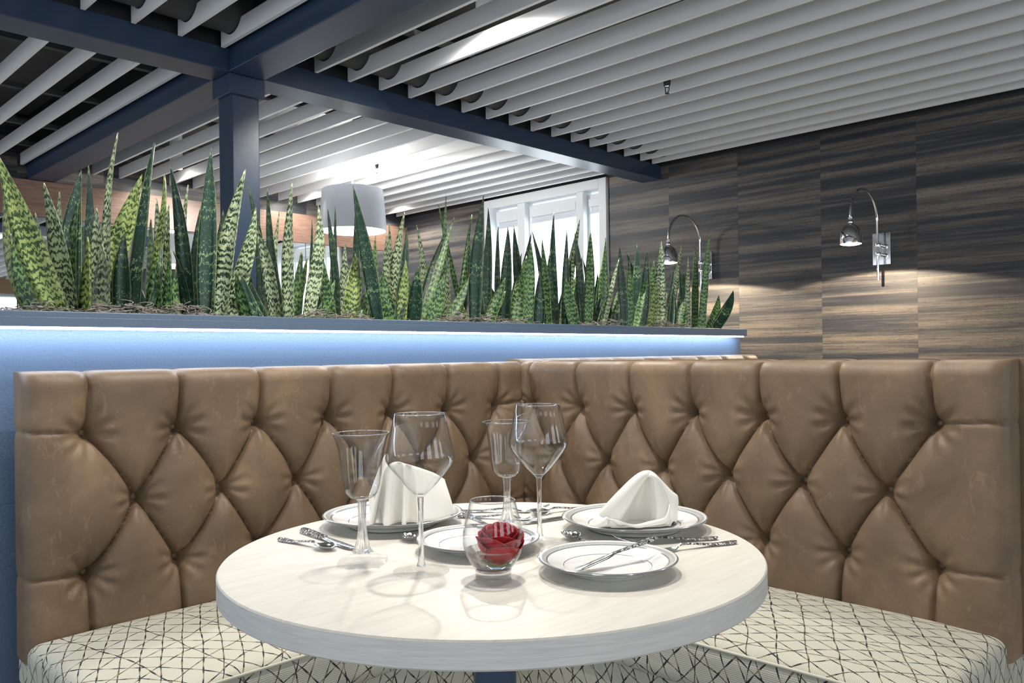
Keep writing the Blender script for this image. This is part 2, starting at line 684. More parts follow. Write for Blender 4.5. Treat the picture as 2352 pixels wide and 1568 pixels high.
# right wall
wr = empty('wall_right', (5.6, 0, 0))
tag(wr, kind='structure')
V, F = join(boxVF(.012, .15, -3.2, 4.32, 0, 3.0), boxVF(.012, .15, 5.84, 7.25, 0, 3.0), boxVF(.012, .15, 4.32, 5.84, 2.61, 3.0), boxVF(.012, .15, 4.32, 5.84, 0, .85))
obj('backing', V, F, 'dark_trim', wr)
seams = [-3.2, -2.575, -1.945, -1.315, -.685, -.055, .575, 1.205, 1.835, 2.465, 3.102, 3.713, 4.32]
g = .0003
for a, b in zip(seams[:-1], seams[1:]):
    box('wallpaper_panel', 0, .012, a + g, b - g, .1, 2.6, 'wallpaper', wr)
box('wallpaper_panel', 0, .012, 4.32 + g, 5.84 - g, .1, .85, 'wallpaper', wr)
box('wallpaper_panel', 0, .012, 5.84 + g, 6.47 - g, .1, 2.6, 'wallpaper', wr)
box('wallpaper_panel', 0, .012, 6.47 + g, 7.1, .1, 2.6, 'wallpaper', wr)
box('cornice', -.018, .012, -3.2, 4.32, 2.6, 2.64, 'dark_trim', wr, .003)
box('cornice', -.018, .012, 5.84, 7.1, 2.6, 2.64, 'dark_trim', wr, .003)
box('baseboard', -.015, .012, -3.2, 7.1, 0, .1, 'dark_trim', wr, .003)

# window in the right wall
wi = empty('window_1', (5.6, 5.08, 0))
tag(wi, kind='structure')


def wbox(name, y0, y1, z0, z1, x0, x1, mat='white_trim', par=wi, bev=.004):
    return box(name, x0, x1, y0 - 5.08, y1 - 5.08, z0, z1, mat, par, bev)


wbox('casing', 4.325, 4.405, .86, 2.605, -.03, .12)
wbox('casing', 5.755, 5.835, .86, 2.605, -.03, .12)
wbox('casing', 4.405, 5.755, 2.525, 2.605, -.03, .12)
wbox('sill', 4.30, 5.86, .82, .86, -.07, .12)
wbox('mullion', 5.31, 5.405, .86, 2.525, -.005, .12)
wbox('mullion', 4.60, 4.68, .86, 2.525, -.005, .12)
for (a, b) in ((4.405, 4.60), (4.68, 5.31), (5.405, 5.755)):
    sa = wbox('sash', a, a + .03, .86, 2.50, .06, .10)
    wbox('sash', b - .03, b, .86, 2.50, .06, .10)
    wbox('sash', a + .03, b - .03, 2.455, 2.50, .06, .10)
    wbox('shade_cassette', a + .035, b - .035, 2.385, 2.455, .03, .08)
    wbox('shade_bar', a + .035, b - .035, 2.325, 2.352, .05, .075, 'shade_white')
    wbox('roller_shade', a + .035, b - .035, 2.352, 2.385, .058, .062, 'shade_white', bev=0)
    wbox('pane', a + .03, b - .03, .86, 2.455, .095, .099, 'window_glow', bev=0)

wf = empty('wall_front', (0, -3.2, 0))
tag(wf, kind='structure')
WIN = [(-2.4, -1.2), (-.3, .9), (1.8, 3.0), (3.9, 5.1)]
xs_ = [-3.2] + [v for w_ in WIN for v in w_] + [5.6]
parts_ = [boxVF(a, b, -.15, 0, 0, 3.0) for a, b in zip(xs_[0::2], xs_[1::2])]
for a, b in WIN:
    parts_ += [boxVF(a, b, -.15, 0, 0, .8), boxVF(a, b, -.15, 0, 2.35, 3.0)]
V, F = join(*parts_)
obj('wall_body', V, F, 'tan_wall', wf)
for i, (a, b) in enumerate(WIN):
    w_ = empty('window_%d' % (i + 2), ((a + b) / 2, -3.2, .8))
    tag(w_, kind='structure')
    h_ = (b - a) / 2
    box('casing', -h_, -h_ + .07, -.13, .02, 0, 1.55, 'white_trim', w_, .003)
    box('casing', h_ - .07, h_, -.13, .02, 0, 1.55, 'white_trim', w_, .003)
    box('casing', -h_ + .07, h_ - .07, -.13, .02, 1.48, 1.55, 'white_trim', w_, .003)
    box('sill', -h_ + .07, h_ - .07, -.13, .05, 0, .05, 'white_trim', w_, .003)
    box('mullion', -.025, .025, -.11, -.04, .05, 1.48, 'white_trim', w_, .003)
    box('pane', -h_ + .07, -.025, -.10, -.09, .05, 1.48, 'window_glow', w_)
    box('pane', .025, h_ - .07, -.10, -.09, .05, 1.48, 'window_glow', w_)

# back wall with header, veneer band and mirror
wb = empty('wall_back', (0, 7.1, 0))
tag(wb, kind='structure')
box('backing', -3.2, 5.6, .012, .15, 0, 3.0, 'dark_trim', wb)
for i in range(14):
    x0 = -3.2 + i * .63
    box('wallpaper_strip', x0 + g, min(x0 + .63, 5.598) - g, 0, .012, 2.5, 2.98, 'wallpaper', wb)
box('veneer_band', -3.2, 5.597, -.02, .012, 2.218, 2.497, 'brown_veneer', wb, .002)
for i in range(7):
    x0 = -3.2 + i * 1.257
    box('mirror_panel', x0 + .002, x0 + 1.253, -.006, .011, .95, 2.216, 'mirror_glass', wb)
box('wainscot', -3.2, 5.597, -.02, .012, .0, .948, 'brown_veneer', wb, .002)

# planter wall
LX0, LX1 = -2.6, 4.16
wp = empty('wall_planter', (0, 2.3, 0))
tag(wp, kind='structure')
V, F = join(boxVF(LX0, LX1, 0, .03, 0, 1.182), boxVF(LX0, LX1, .42, .45, 0, 1.182), boxVF(LX1 - .03, LX1, .03, .42, 0, 1.182), boxVF(LX0, LX1 - .03, .03, .42, 1.03, 1.05))
obj('wall_body', V, F, 'navy_wall', wp)
for (x0, x1) in ((LX0, .2), (.2, 3.02), (3.02, 4.125)):
    box('ledge_board', x0 + .0006, x1 - .0006, -.062, .03, 1.1835, 1.2225, 'navy_ledge', wp, .0025)
box('ledge_lip', LX0, 3.02, -.0655, -.062, 1.1835, 1.207, 'navy_ledge', wp, .001)
box('ledge_board', LX0, 4.125, .42, .48, 1.1835, 1.2225, 'navy_ledge', wp, .0025)
box('ledge_board', 4.09, 4.125, .031, .419, 1.1835, 1.2225, 'navy_ledge', wp, .002)
tag(box('planter_soil', LX0 + .01, LX1 - .04, .035, .415, 1.055, 1.192, 'soil', wp), kind='stuff')
led = box('led_strip', LX0, 4.10, 2.246, 2.260, 1.1775, 1.1828, 'led_emit')
tag(led, 'bright blue-white LED strip under the navy ledge', 'light strip')

# ================================================================== BOOTH
def tufted(name, d, nrm, D, s0, s1, free0, free1, row1, row2, parent, res=.0046, z0=.395, z1=1.074, buttons=True, mir=1):
    """One leather back. d = direction along, nrm = towards the back, plane nrm.P = D."""
    ZR = (.921, .748, .577)
    r1 = [(s, ZR[0]) for s in row1]
    r2 = [(s, ZR[1]) for s in row2]
    r3 = [(s, ZR[2]) for s in row1]
    segs, weak, vert = [], [], []

    def bow(a, b, k):
        a, b = np.array(a), np.array(b)
        pr = np.array([-(b - a)[1], (b - a)[0]])
        pr = pr / np.linalg.norm(pr)
        c = (a + b) / 2 + pr * k
        P = [(1 - t) ** 2 * a + 2 * t * (1 - t) * c + t * t * b for t in np.linspace(0, 1, 6)]
        for q, w in zip(P[:-1], P[1:]):
            segs.append((q, w))

    for up in (r1, r3):
        for a in up:
            for b in r2:
                if abs(a[0] - b[0]) < .16:
                    right = b[0] > a[0]
                    bow(a, b, (.010 if right else -.004) * (1 if up is r1 else -1) * mir)
    for s, z in r1:
        vert.append((np.array([s, z]), np.array([s + .004, z1 + .05])))
    for s, z in r3:
        vert.append((np.array([s, z]), np.array([s + .004, z0 - .05])))
    lo, hi = min(row1), max(row1)
    for z in (ZR[0], ZR[2]):
        k0 = len(segs)
        bow((s0 - .05, z + .012), (lo, z), .006)
        bow((hi, z), (s1 + .05, z + .012), .006)
        weak += segs[k0:]
        del segs[k0:]
    ns = int((s1 - s0) / res)
    nz = int((z1 - z0) / res)
    edge = [0, .0006, .002, .005, .009, .014, .020]
    S = sorted(set([s0 + e for e in edge] + [s1 - e for e in edge] + list(np.linspace(s0 + .026, s1 - .026, ns))))
    Zs = sorted(set([z1 - e for e in edge] + list(np.linspace(z0, z1 - .026, nz))))
    SS, ZZ = np.meshgrid(S, Zs, indexing='ij')
    dist = np.full(SS.shape, 9.)
    for a, b in segs:
        ab = b - a
        L2 = ab @ ab
        t = np.clip(((SS - a[0]) * ab[0] + (ZZ - a[1]) * ab[1]) / L2, 0, 1)
        dd = np.hypot(SS - a[0] - t * ab[0], ZZ - a[1] - t * ab[1])
        dist = np.minimum(dist, dd)
    wd_ = np.full(SS.shape, 9.)
    for a, b in weak:
        ab = b - a
        t = np.clip(((SS - a[0]) * ab[0] + (ZZ - a[1]) * ab[1]) / (ab @ ab), 0, 1)
        wd_ = np.minimum(wd_, np.hypot(SS - a[0] - t * ab[0], ZZ - a[1] - t * ab[1]))
    t = np.clip(dist / .070, 0, 1)
    puff = (1 - (1 - t) ** 2) ** .70
    vd_ = np.full(SS.shape, 9.)
    for a, b in vert:
        ab = b - a
        t = np.clip(((SS - a[0]) * ab[0] + (ZZ - a[1]) * ab[1]) / (ab @ ab), 0, 1)
        vd_ = np.minimum(vd_, np.hypot(SS - a[0] - t * ab[0], ZZ - a[1] - t * ab[1]))
    t = np.clip(vd_ / .052, 0, 1)
    pv = (1 - (1 - t) ** 2) ** .62
    puff = np.minimum(puff, .25 + .75 * pv)
    dep = -.012 + .028 * puff
    dist = np.minimum(dist, vd_)
    dep -= .009 * np.exp(-(dist / .0052) ** 2) + .006 * np.exp(-(wd_ / .0048) ** 2) + .003 * np.exp(-wd_ / .015)
    allb = r1 + r2 + r3
    for i, (bs, bz) in enumerate(allb):
        rb = np.hypot(SS - bs, ZZ - bz)
        th = np.arctan2(ZZ - bz, SS - bs)
        dep -= .034 * np.exp(-(rb / .036) ** 1.25) + .016 * np.exp(-(rb / .015) ** 2)
        dep += .0030 * np.sin(9 * th + i * 1.7) * np.exp(-((rb - .045) / .022) ** 2)
    dep += .0016 * np.sin(SS * 23 + ZZ * 9) + .0012 * np.sin(SS * 11 - ZZ * 31)
    rad_t = .040
    e = np.clip(z1 - ZZ, 0, rad_t)
    dep -= rad_t - np.sqrt(np.maximum(rad_t ** 2 - (rad_t - e) ** 2, 0))
    for fr, ee in ((free0, SS - s0), (free1, s1 - SS)):
        rr = .040 if fr else .024
        e = np.clip(ee, 0, rr)
        dep -= rr - np.sqrt(np.maximum(rr ** 2 - (rr - e) ** 2, 0))
    wt = np.clip((ZZ - (z1 - .09)) / .09, 0, 1)
    ZD = ZZ - .012 * (1 - puff) ** 1.5 * wt ** 1.5
    SD = SS.copy()
    for ee, sg in ((SS - s0, 1), (s1 - SS, -1)):
        wt = np.clip(1 - ee / .07, 0, 1)
        SD += sg * .004 * np.exp(-wd_ / .010) * wt
    # slight flare of the free lower ends
    n1, n2 = SS.shape
    d = np.array(d)
    nrm = np.array(nrm)
    P = SD[..., None] * d + (D - dep)[..., None] * nrm + ZD[..., None] * np.array([0, 0, 1.])
    V = [tuple(p) for p in P.reshape(-1, 3)]
    idx = lambda i, j: i * n2 + j
    F = [(idx(i, j), idx(i + 1, j), idx(i + 1, j + 1), idx(i, j + 1)) for i in range(n1 - 1) for j in range(n2 - 1)]
    # rim: left side up, top, right side down -> back
    rim = [(0, j) for j in range(n2)] + [(i, n2 - 1) for i in range(1, n1)] + [(n1 - 1, j) for j in range(n2 - 2, -1, -1)]
    back = []
    for i, j in rim:
        p = SD[i, j] * d + ZD[i, j] * np.array([0, 0, 1.])
        p = p + nrm * (D + .088)
        back.append(len(V))
        V.append(tuple(p))
    for k in range(len(rim) - 1):
        F.append((idx(*rim[k]), idx(*rim[k + 1]), back[k + 1], back[k]))
    F.append(tuple(back))
    o = obj(name, V, F, 'leather', parent, smooth=True)
    bm = bmesh.new()
    bm.from_mesh(o.data)
    bmesh.ops.recalc_face_normals(bm, faces=bm.faces[:])
    for ed in bm.edges:
        if len(ed.link_faces) == 2 and ed.calc_face_angle(0) > math.radians(70):
            ed.smooth = False
    bm.to_mesh(o.data)
    bm.free()
    if buttons:
        BV, BF = latheVF([(1e-5, -.006), (.0075, -.004), (.0095, 0), (.0085, .004), (.005, .0065), (1e-5, .0072)], 14)
        bme = bpy.data.meshes.new('button')
        bme.from_pydata(BV, [], BF)
        bme.polygons.foreach_set('use_smooth', [True] * len(bme.polygons))
        bme.materials.append(MATS['button_leather'])
        for bs, bz in allb:
            bo = bpy.data.objects.new('button', bme)
            p = bs * d + nrm * (D + .0615) + np.array([0, 0, bz])
            bo.location = p
            bo.rotation_euler = Vector(-nrm).to_track_quat('Z', 'Y').to_euler()
            link(bo, o)
    return o


def cushion(name, x0, x1, y0, y1, z0, z1, parent, r=.03, crown=.02):
    nx, ny, nz = max(8, int((x1 - x0) / .03)), max(8, int((y1 - y0) / .03)), 6
    bm = bmesh.new()
    grid = {}
    V, F, UV = [], [], []

    def face(axis, sgn):
        dims = {'x': (x0, x1, nx), 'y': (y0, y1, ny), 'z': (z0, z1, nz)}
        oth = [a for a in 'xyz' if a != axis]
        A, B = dims[oth[0]], dims[oth[1]]
        st = len(V)
        def samp(D_):
            e = [0, .004, .010, .018, .030]
            q = [D_[0] + k for k in e] + list(np.linspace(D_[0] + .05, D_[1] - .05, D_[2])) + [D_[1] - k for k in e[::-1]]
            return sorted(q) if D_[1] - D_[0] > .12 else list(np.linspace(D_[0], D_[1], 14))
        a_, b_ = samp(A), samp(B)
        for ua in a_:
            for ub in b_:
                q = {oth[0]: ua, oth[1]: ub, axis: dims[axis][1] if sgn > 0 else dims[axis][0]}
                p = np.array([q['x'], q['y'], q['z']])
                c = np.array([min(max(p[0], x0 + r), x1 - r), min(max(p[1], y0 + r), y1 - r), min(max(p[2], z0 + r), z1 - r)])
                dv = p - c
                l = np.linalg.norm(dv)
                p2 = c + dv / l * r if l > 1e-9 else p
                u = (p2[0] - x0) / (x1 - x0) * 2 - 1
                v = (p2[1] - y0) / (y1 - y0) * 2 - 1
                k = max(0, (p2[2] - z0) / (z1 - z0))
                p2 = p2 + np.array([0, 0, crown * k * (1 - u ** 6) * (1 - v ** 4)])
                V.append(tuple(p2))
                if axis == 'z':
                    UV.append((p[0], p[1]))
                elif axis == 'y':
                    UV.append((p[0], y0 - (z1 - p[2]) if sgn < 0 else y1 + z1 - p[2]))
                else:
                    UV.append((p[1] + 3, p[2]))
        nb = len(b_)
        for i in range(len(a_) - 1):
            for j in range(nb - 1):
                F.append((st + i * nb + j, st + (i + 1) * nb + j, st + (i + 1) * nb + j + 1, st + i * nb + j + 1))
    for ax in 'xyz':
        for sg in (1, -1):
            face(ax, sg)
    o = obj(name, V, F, 'booth_fabric', parent, smooth=True, uvs=UV)
    bm.free()
    bm = bmesh.new()
    bm.from_mesh(o.data)
    bmesh.ops.remove_doubles(bm, verts=bm.verts[:], dist=1e-5)
    bmesh.ops.recalc_face_normals(bm, faces=bm.faces[:])
    bm.to_mesh(o.data)
    bm.free()
    return o


def fabric_box(name, x0, x1, y0, y1, z0, z1, parent):
    V, F, UV = [], [], []
    quads = [(((x0, y0, z0), (x1, y0, z0), (x1, y0, z1), (x0, y0, z1)), 'y'), (((x1, y1, z0), (x0, y1, z0), (x0, y1, z1), (x1, y1, z1)), 'y'),
             (((x0, y1, z0), (x0, y0, z0), (x0, y0, z1), (x0, y1, z1)), 'x'), (((x1, y0, z0), (x1, y1, z0), (x1, y1, z1), (x1, y0, z1)), 'x'),
             (((x0, y0, z1), (x1, y0, z1), (x1, y1, z1), (x0, y1, z1)), 'z'), (((x0, y1, z0), (x1, y1, z0), (x1, y0, z0), (x0, y0, z0)), 'z')]
    for q, ax in quads:
        st = len(V)
        V += q
        UV += [(p[0], p[2]) if ax == 'y' else (p[1] + 3, p[2]) if ax == 'x' else (p[0], p[1]) for p in q]
        F.append((st, st + 1, st + 2, st + 3))
    return obj(name, V, F, 'booth_fabric', parent, uvs=UV)


aL, aR = math.radians(-3.0), math.radians(90 - 2.25)
dL, nL, DL = (math.cos(aL), math.sin(aL), 0), (-math.sin(aL), math.cos(aL), 0), 2.16
dR, nR, DR = (math.cos(aR), math.sin(aR), 0), (math.sin(aR), -math.cos(aR), 0), 2.05
booth = empty('corner_booth')
tag(booth, 'corner booth with tufted brown leather back around the table', 'booth')
tufted('backrest', dL, nL, DL, .445, 2.030, True, False, [.583 + .2217 * k for k in range(7)], [.702 + .2217 * k for k in range(6)], booth)
tufted('backrest', dR, nR, DR, .574, 2.141, True, False, [.734 + .2265 * k for k in range(7)], [.853 + .2255 * k for k in range(6)], booth, mir=-1)
ZC0, ZC1 = .335, .452
cushion('seat_cushion', .548, 2.095, 1.585, 2.115, ZC0, ZC1, booth)
cushion('seat_cushion', 1.592, 2.095, .50, 1.580, ZC0, ZC1, booth)
tube('piping', [(x, 1.5885, ZC1 - .0055) for x in np.linspace(.575, 1.58, 14)], .0035, 'booth_fabric', booth)
tube('piping', [(1.5955, y, ZC1 - .0055) for y in np.linspace(.525, 1.56, 14)], .0035, 'booth_fabric', booth)
fabric_box('seat_base', .575, 2.16, 1.615, 2.20, .0, ZC0 - .001, booth)
fabric_box('seat_base', 1.622, 2.13, .545, 1.614, .0, ZC0 - .001, booth)
# rear rails that carry the backs
fabric_box('back_base', .563, .62, 2.118, 2.21, .0, .394, booth)

nb = empty('corner_booth')
tag(nb, 'neighbouring leather booth standing behind the right-hand backrest', 'booth')
# mirrored: back-to-back with the right wing, and along the planter to its end
dR2, nR2, DR2 = dR, tuple(-v for v in nR), -(DR + .178)
tufted('backrest', dR2, nR2, DR2, .560, 2.160, True, False, [.734 + .2265 * k for k in range(7)], [.853 + .2255 * k for k in range(6)], nb, res=.012, buttons=False, z1=1.076)
tufted('backrest', (1, 0, 0), (0, 1, 0), 2.195, 2.30, 4.17, False, True, [2.43 + .2265 * k for k in range(8)], [2.543 + .2265 * k for k in range(7)], nb, res=.010, buttons=False, z1=1.082)
cushion('seat_cushion', 2.30, 2.80, .50, 2.15, ZC0, ZC1, nb)
cushion('seat_cushion', 2.805, 4.12, 1.62, 2.15, ZC0, ZC1, nb)
fabric_box('seat_base', 2.25, 2.77, .56, 2.19, 0, ZC0 - .001, nb)
fabric_box('seat_base', 2.771, 4.12, 1.65, 2.19, 0, ZC0 - .001, nb)

# ================================================================== TABLE
TC = (.998, 1.032)
TZ = .76
tb = empty('round_table', (TC[0], TC[1], 0))
tag(tb, 'round pale wood dining table laid for two in the booth', 'table')
RT_ = .4575
top = lathe('tabletop', [(0, TZ - .039), (RT_ - .003, TZ - .039), (RT_, TZ - .036), (RT_, TZ - .003), (RT_ - .002, TZ - .0006), (RT_ - .004, TZ), (0, TZ)], ['pale_wood', 'pale_wood_edge'], tb, n=160, ang=30)
for p in top.data.polygons:
    if abs(p.normal.z) < .5:
        p.material_index = 1
lathe('column', [(.0, .03), (.037, .03), (.037, .70), (.0, .70)], 'navy_gloss', tb, n=32)
lathe('mounting_plate', [(0, .70), (.14, .70), (.14, .7205), (0, .7205)], 'dark_metal', tb, n=32)
lathe('foot', [(0, 0), (.27, 0), (.27, .012), (.06, .035), (.0, .035)], 'dark_metal', tb, n=48)

# ---------------------------------------------------------------- plates
def plate(label, x, y, R, mat, foot, h):
    prof = [(0, .004), (foot - .006, .004), (foot - .004, 0), (foot, 0), (foot + .003, .004), (R * .72, h * .42), (R * .9, h * .78), (R, h),
            (R + .0012, h + .0018), (R - .001, h + .0032), (R * .9, h * .78 + .0034), (R * .70, h * .46 + .003), (R * .62, .0085), (R * .56, .0072), (0, .0068)]
    o = lathe('dinner_plate' if R > .12 else 'bread_plate', prof, mat, None, (x, y, TZ + .0002), n=96, ang=60)
    return tag(o, label, 'plate')


PL = (1.012, 1.338)
PR = (1.299, .950)
SL = (.982, 1.054)
SR = (1.016, .795)
plate('large silver-banded white plate under the pleated napkin on the left', *PL, .139, 'porcelain_dinner', .088, .022)
plate('large silver-banded white plate under the tent-folded napkin on the right', *PR, .139, 'porcelain_dinner', .088, .022)
plate('small silver-rimmed bread plate behind the rose vase', *SL, .107, 'porcelain_bread', .062, .019)
plate('small silver-rimmed bread plate at front with butter knife across it', *SR, .108, 'porcelain_bread', .062, .020)

# ---------------------------------------------------------------- glasses
def wine_glass(label, x, y, s=1.):
    t = empty('wine_glass', (x, y, TZ + .0006))
    tag(t, label, 'wine glass')
    out = [(.0052, .1165), (.010, .1215), (.022, .133), (.038, .152), (.0495, .167), (.0535, .1745), (.0545, .180), (.0535, .187), (.050, .203), (.0445, .228), (.0395, .2475)]
    inn = [(r - .0011, z) for r, z in out[::-1]]
    inn[-1] = (0, .1215)
    prof = [(0, .1165)] + out + [(.0389, .2482)] + inn
    lathe('bowl', prof, 'thin_glass', t, n=72, ang=80)
    V, F = tubeVF([(.0392 * math.cos(a), .0392 * math.sin(a), .2480) for a in np.linspace(0, 2 * PI, 73)], .00075, 6)
    obj('rim', V, F, 'clear_glass', t, smooth=True)
    lathe('stem', [(.0, .0085), (.0075, .0085), (.0052, .016), (.0042, .030), (.0040, .07), (.0043, .1), (.0052, .1162), (0, .1162)], 'clear_glass', t, n=24, ang=80)
    lathe('foot', [(0, 0), (.0440, 0), (.0448, .0012), (.0440, .0024), (.030, .0032), (.014, .0055), (.0075, .0084), (0, .0084)], 'foot_glass', t, n=64, ang=80)
    t.scale = (s, s, s)
    return t


def goblet(label, x, y, rz, s=1.):
    t = empty('water_goblet', (x, y, TZ + .0006), rz)
    tag(t, label, 'goblet')
    out = [(.0075, .104), (.018, .1075), (.0255, .115), (.0300, .128), (.0325, .145), (.0345, .165), (.0378, .187), (.0425, .204), (.0465, .213)]
    inn = [(max(r - .0014, 0), z) for r, z in out[::-1]]
    inn[-1] = (0, .1085)
    fl_ = lambda a, z: 1 + .012 * math.cos(12 * a) * max(0, (.21 - z) / .1)
    lathe('bowl', [(0, .104)] + out + [(.0460, .2137)] + inn, 'thin_glass', t, n=96, mod=fl_, ang=80)
    V, F = tubeVF([(.0462 * math.cos(a), .0462 * math.sin(a), .2135) for a in np.linspace(0, 2 * PI, 73)], .0008, 6)
    obj('rim', V, F, 'clear_glass', t, smooth=True)
    f2 = lambda a, z: 1 + .10 * math.cos(8 * a)
    lathe('stem', [(0, .018), (.0165, .018), (.0115, .027), (.0085, .040), (.0062, .06), (.0060, .085), (.0066, .097), (.0085, .1038), (0, .1038)], 'clear_glass', t, n=64, mod=f2, ang=80)
    def sq(a, z):
        k = 1 / max(abs(math.cos(a)), abs(math.sin(a)))
        return (.42 + .58 * k) * (1 + .035 * math.cos(16 * a))
    lathe('foot', [(0, 0), (.0375, 0), (.0395, .003), (.0375, .006), (.030, .0065), (.023, .0105), (.0165, .0178), (0, .0178)], 'foot_glass', t, n=96, mod=sq, ang=80)
    t.scale = (s, s, s)
    return t


wine_glass('balloon wine glass in front of the pleated napkin', .8185, 1.0106)
wine_glass('balloon wine glass standing behind the rose vase, centre of table', 1.089, 1.006)
goblet('fluted water goblet with square foot at left beside teaspoon', .787, 1.124, .75)
goblet('fluted water goblet half hidden behind the right wine glass', 1.119, 1.118, .75, .985)

# ---------------------------------------------------------------- vase and rose
VX, VY = .871, .902
va = empty('glass_vase', (VX, VY, TZ + .0006))
tag(va, 'stemless clear glass vase with water holding a red rose', 'vase')
vo_ = [(.0285, .0145), (.036, .024), (.0425, .037), (.0462, .052), (.0462, .066), (.0432, .084), (.0385, .102), (.0345, .117)]
vi_ = [(r - .0013, z) for r, z in vo_]
lathe('bowl', [(.0285, .0145)] + vo_[1:] + [(.0338, .1175)] + vi_[::-1][:-1] + [(.0275, .0150)], 'thin_glass', va, n=80, ang=80)
V, F = tubeVF([(.0341 * math.cos(a), .0341 * math.sin(a), .1173) for a in np.linspace(0, 2 * PI, 73)], .0009, 6)
obj('rim', V, F, 'clear_glass', va, smooth=True)
lathe('base', [(0, 0), (.0255, 0), (.0275, .0012), (.0270, .004), (.0278, .010), (.0284, .0143), (.020, .0175), (0, .0190)], 'base_glass', va, n=64, ang=80)
ww = [(0, .0195), (.020, .0180), (.0282, .0150), (.0345, .0242), (.0398, .0345), (.0428, .0420), (.0430, .0427), (0, .0427)]
wt_ = lathe('water_fill', ww, 'water', None, (VX, VY, TZ + .0008), n=64, ang=60)
tag(wt_, 'shallow clear water in the bottom of the rose vase', 'water')

ro = empty('rose', (VX + .0055, VY - .0065, TZ + .0265))
ro.rotation_euler = (.10, -.06, .4)
tag(ro, 'deep red rose bloom floating in the glass vase', 'rose')


def petal(a0, span, r0, h, curl, tilt, zb, parent):
    nu, nv = 11, 10
    V, F = [], []
    for side in (0, 1):
        for i in range(nu):
            u = i / (nu - 1) * 2 - 1
            for j in range(nv):
                v_ = j / (nv - 1)
                r = r0 * (.30 + .70 * min(1, v_ * 1.7) ** .55) + curl * v_ ** 5 + tilt * v_
                r += .0035 * u * u * (1 if i % 2 else .9) * v_ * .3
                zz = zb + h * v_ - h * .20 * abs(u) ** 2.2 * v_ - curl * .55 * v_ ** 9
                w = .35 + .65 * math.sin(min(1, v_ * 1.35) * PI / 2)
                a = a0 + u * span * w + .25 * v_
                r -= side * .0006
                V.append((r * math.cos(a), r * math.sin(a), zz))
    q = nu * nv
    for s_ in (0, 1):
        for i in range(nu - 1):
            for j in range(nv - 1):
                f = (s_ * q + i * nv + j, s_ * q + (i + 1) * nv + j, s_ * q + (i + 1) * nv + j + 1, s_ * q + i * nv + j + 1)
                F.append(f if s_ == 0 else f[::-1])
    for i in range(nu - 1):
        for j in (0, nv - 1):
            F.append((i * nv + j, (i + 1) * nv + j, q + (i + 1) * nv + j, q + i * nv + j))
    for j in range(nv - 1):
        for i in (0, nu - 1):
            F.append((i * nv + j, i * nv + j + 1, q + i * nv + j + 1, q + i * nv + j))
    return obj('petal', V, F, 'rose_petal', parent, smooth=True)


k = 0
for (n_, r0, h, curl, tilt, zb, span) in ((3, .0055, .046, .001, .000, .012, 1.5), (4, .011, .047, .002, .001, .010, 1.05), (4, .0165, .047, .003, .002, .007, .95),
                                          (5, .0225, .046, .004, .003, .004, .85), (5, .0275, .043, .0045, .003, .0015, .78), (4, .0305, .036, .004, .002, 0, .8)):
    for i in range(n_):
        petal(2 * PI * i / n_ + k * .7, span, r0 * random.uniform(.95, 1.05), h * random.uniform(.95, 1.05), curl, tilt, zb, ro)
    k += 1
for i in range(5):
    a = 2 * PI * i / 5
    V, F = tubeVF(spline([(0, 0, .001), (.012 * math.cos(a), .012 * math.sin(a), -.001), (.024 * math.cos(a + .2), .024 * math.sin(a + .2), .004)], 6), lambda t: .0042 * (1 - t) + .0006, 6)
    obj('sepal', V, F, 'sepal', ro, smooth=True)

# ---------------------------------------------------------------- napkins
def sheetVF(A, B, nu, nv, bulge=None, waves=None):
    """ruled sheet between two splines through A and B"""
    a_, b_ = spline(A, nu), spline(B, nu)
    V, F = [], []
    for i in range(nu + 1):
        for j in range(nv + 1):
            t = j / nv
            p = a_[i] * (1 - t) + b_[i] * t
            if bulge is not None:
                p = p + np.array(bulge) * math.sin(PI * t)
            if waves is not None:
                p = p + waves(i / nu, t)
            V.append(p)
    for i in range(nu):
        for j in range(nv):
            F.append((i * (nv + 1) + j, (i + 1) * (nv + 1) + j, (i + 1) * (nv + 1) + j + 1, i * (nv + 1) + j + 1))
    return V, F


def cloth(name, VF, parent, th=.0016):
    o = obj(name, VF[0], VF[1], 'linen', parent, smooth=True)
    md = o.modifiers.new('thickness', 'SOLIDIFY')
    md.thickness = th
    md.offset = 0
    return o


PZ = TZ + .0085
FA = math.atan2(FW[1], FW[0]) - PI / 2       # local +y looks away from the camera
na = empty('folded_napkin', (PR[0], PR[1], PZ), FA)
tag(na, 'cream linen napkin folded into an open tent on the right plate', 'napkin')
mouth = [(-.094, -.042, .003), (-.060, -.034, .042), (-.012, -.020, .086), (.012, -.014, .1015), (.030, -.012, .1035), (.044, -.010, .092), (.056, -.008, .066), (.066, -.012, .034), (.064, -.032, .001)]
back = [(-.080, -.020, .003), (-.035, .020, .036), (.004, .036, .066), (.024, .040, .078), (.040, .040, .078), (.058, .036, .068), (.080, .020, .055), (.088, .010, .046), (.080, -.010, .002)]
cloth('outer_fold', sheetVF(mouth, back, 40, 10, (0, 0, .006)), na)
m2 = [(-.034, -.040, .003), (-.030, -.036, .016), (-.008, -.030, .050), (.014, -.022, .082), (.025, -.019, .095), (.034, -.019, .088), (.037, -.024, .050), (.036, -.034, .003)]
b2_ = [(-.060, .000, .003), (-.048, .006, .020), (-.020, .014, .050), (.010, .020, .078), (.025, .022, .090), (.036, .020, .082), (.044, .012, .046), (.046, -.004, .004)]
cloth('inner_fold', sheetVF(m2, b2_, 40, 10, (0, .004, .002)), na)
m3 = [(-.034, -.040, .0035), (-.012, -.050, .004), (.012, -.050, .004), (.036, -.042, .004), (.055, -.038, .012), (.064, -.026, .028)]
b3_ = [(-.060, -.046, .020), (-.020, -.044, .007), (.014, -.034, .009), (.040, -.030, .012), (.056, -.026, .022), (.066, -.016, .038)]
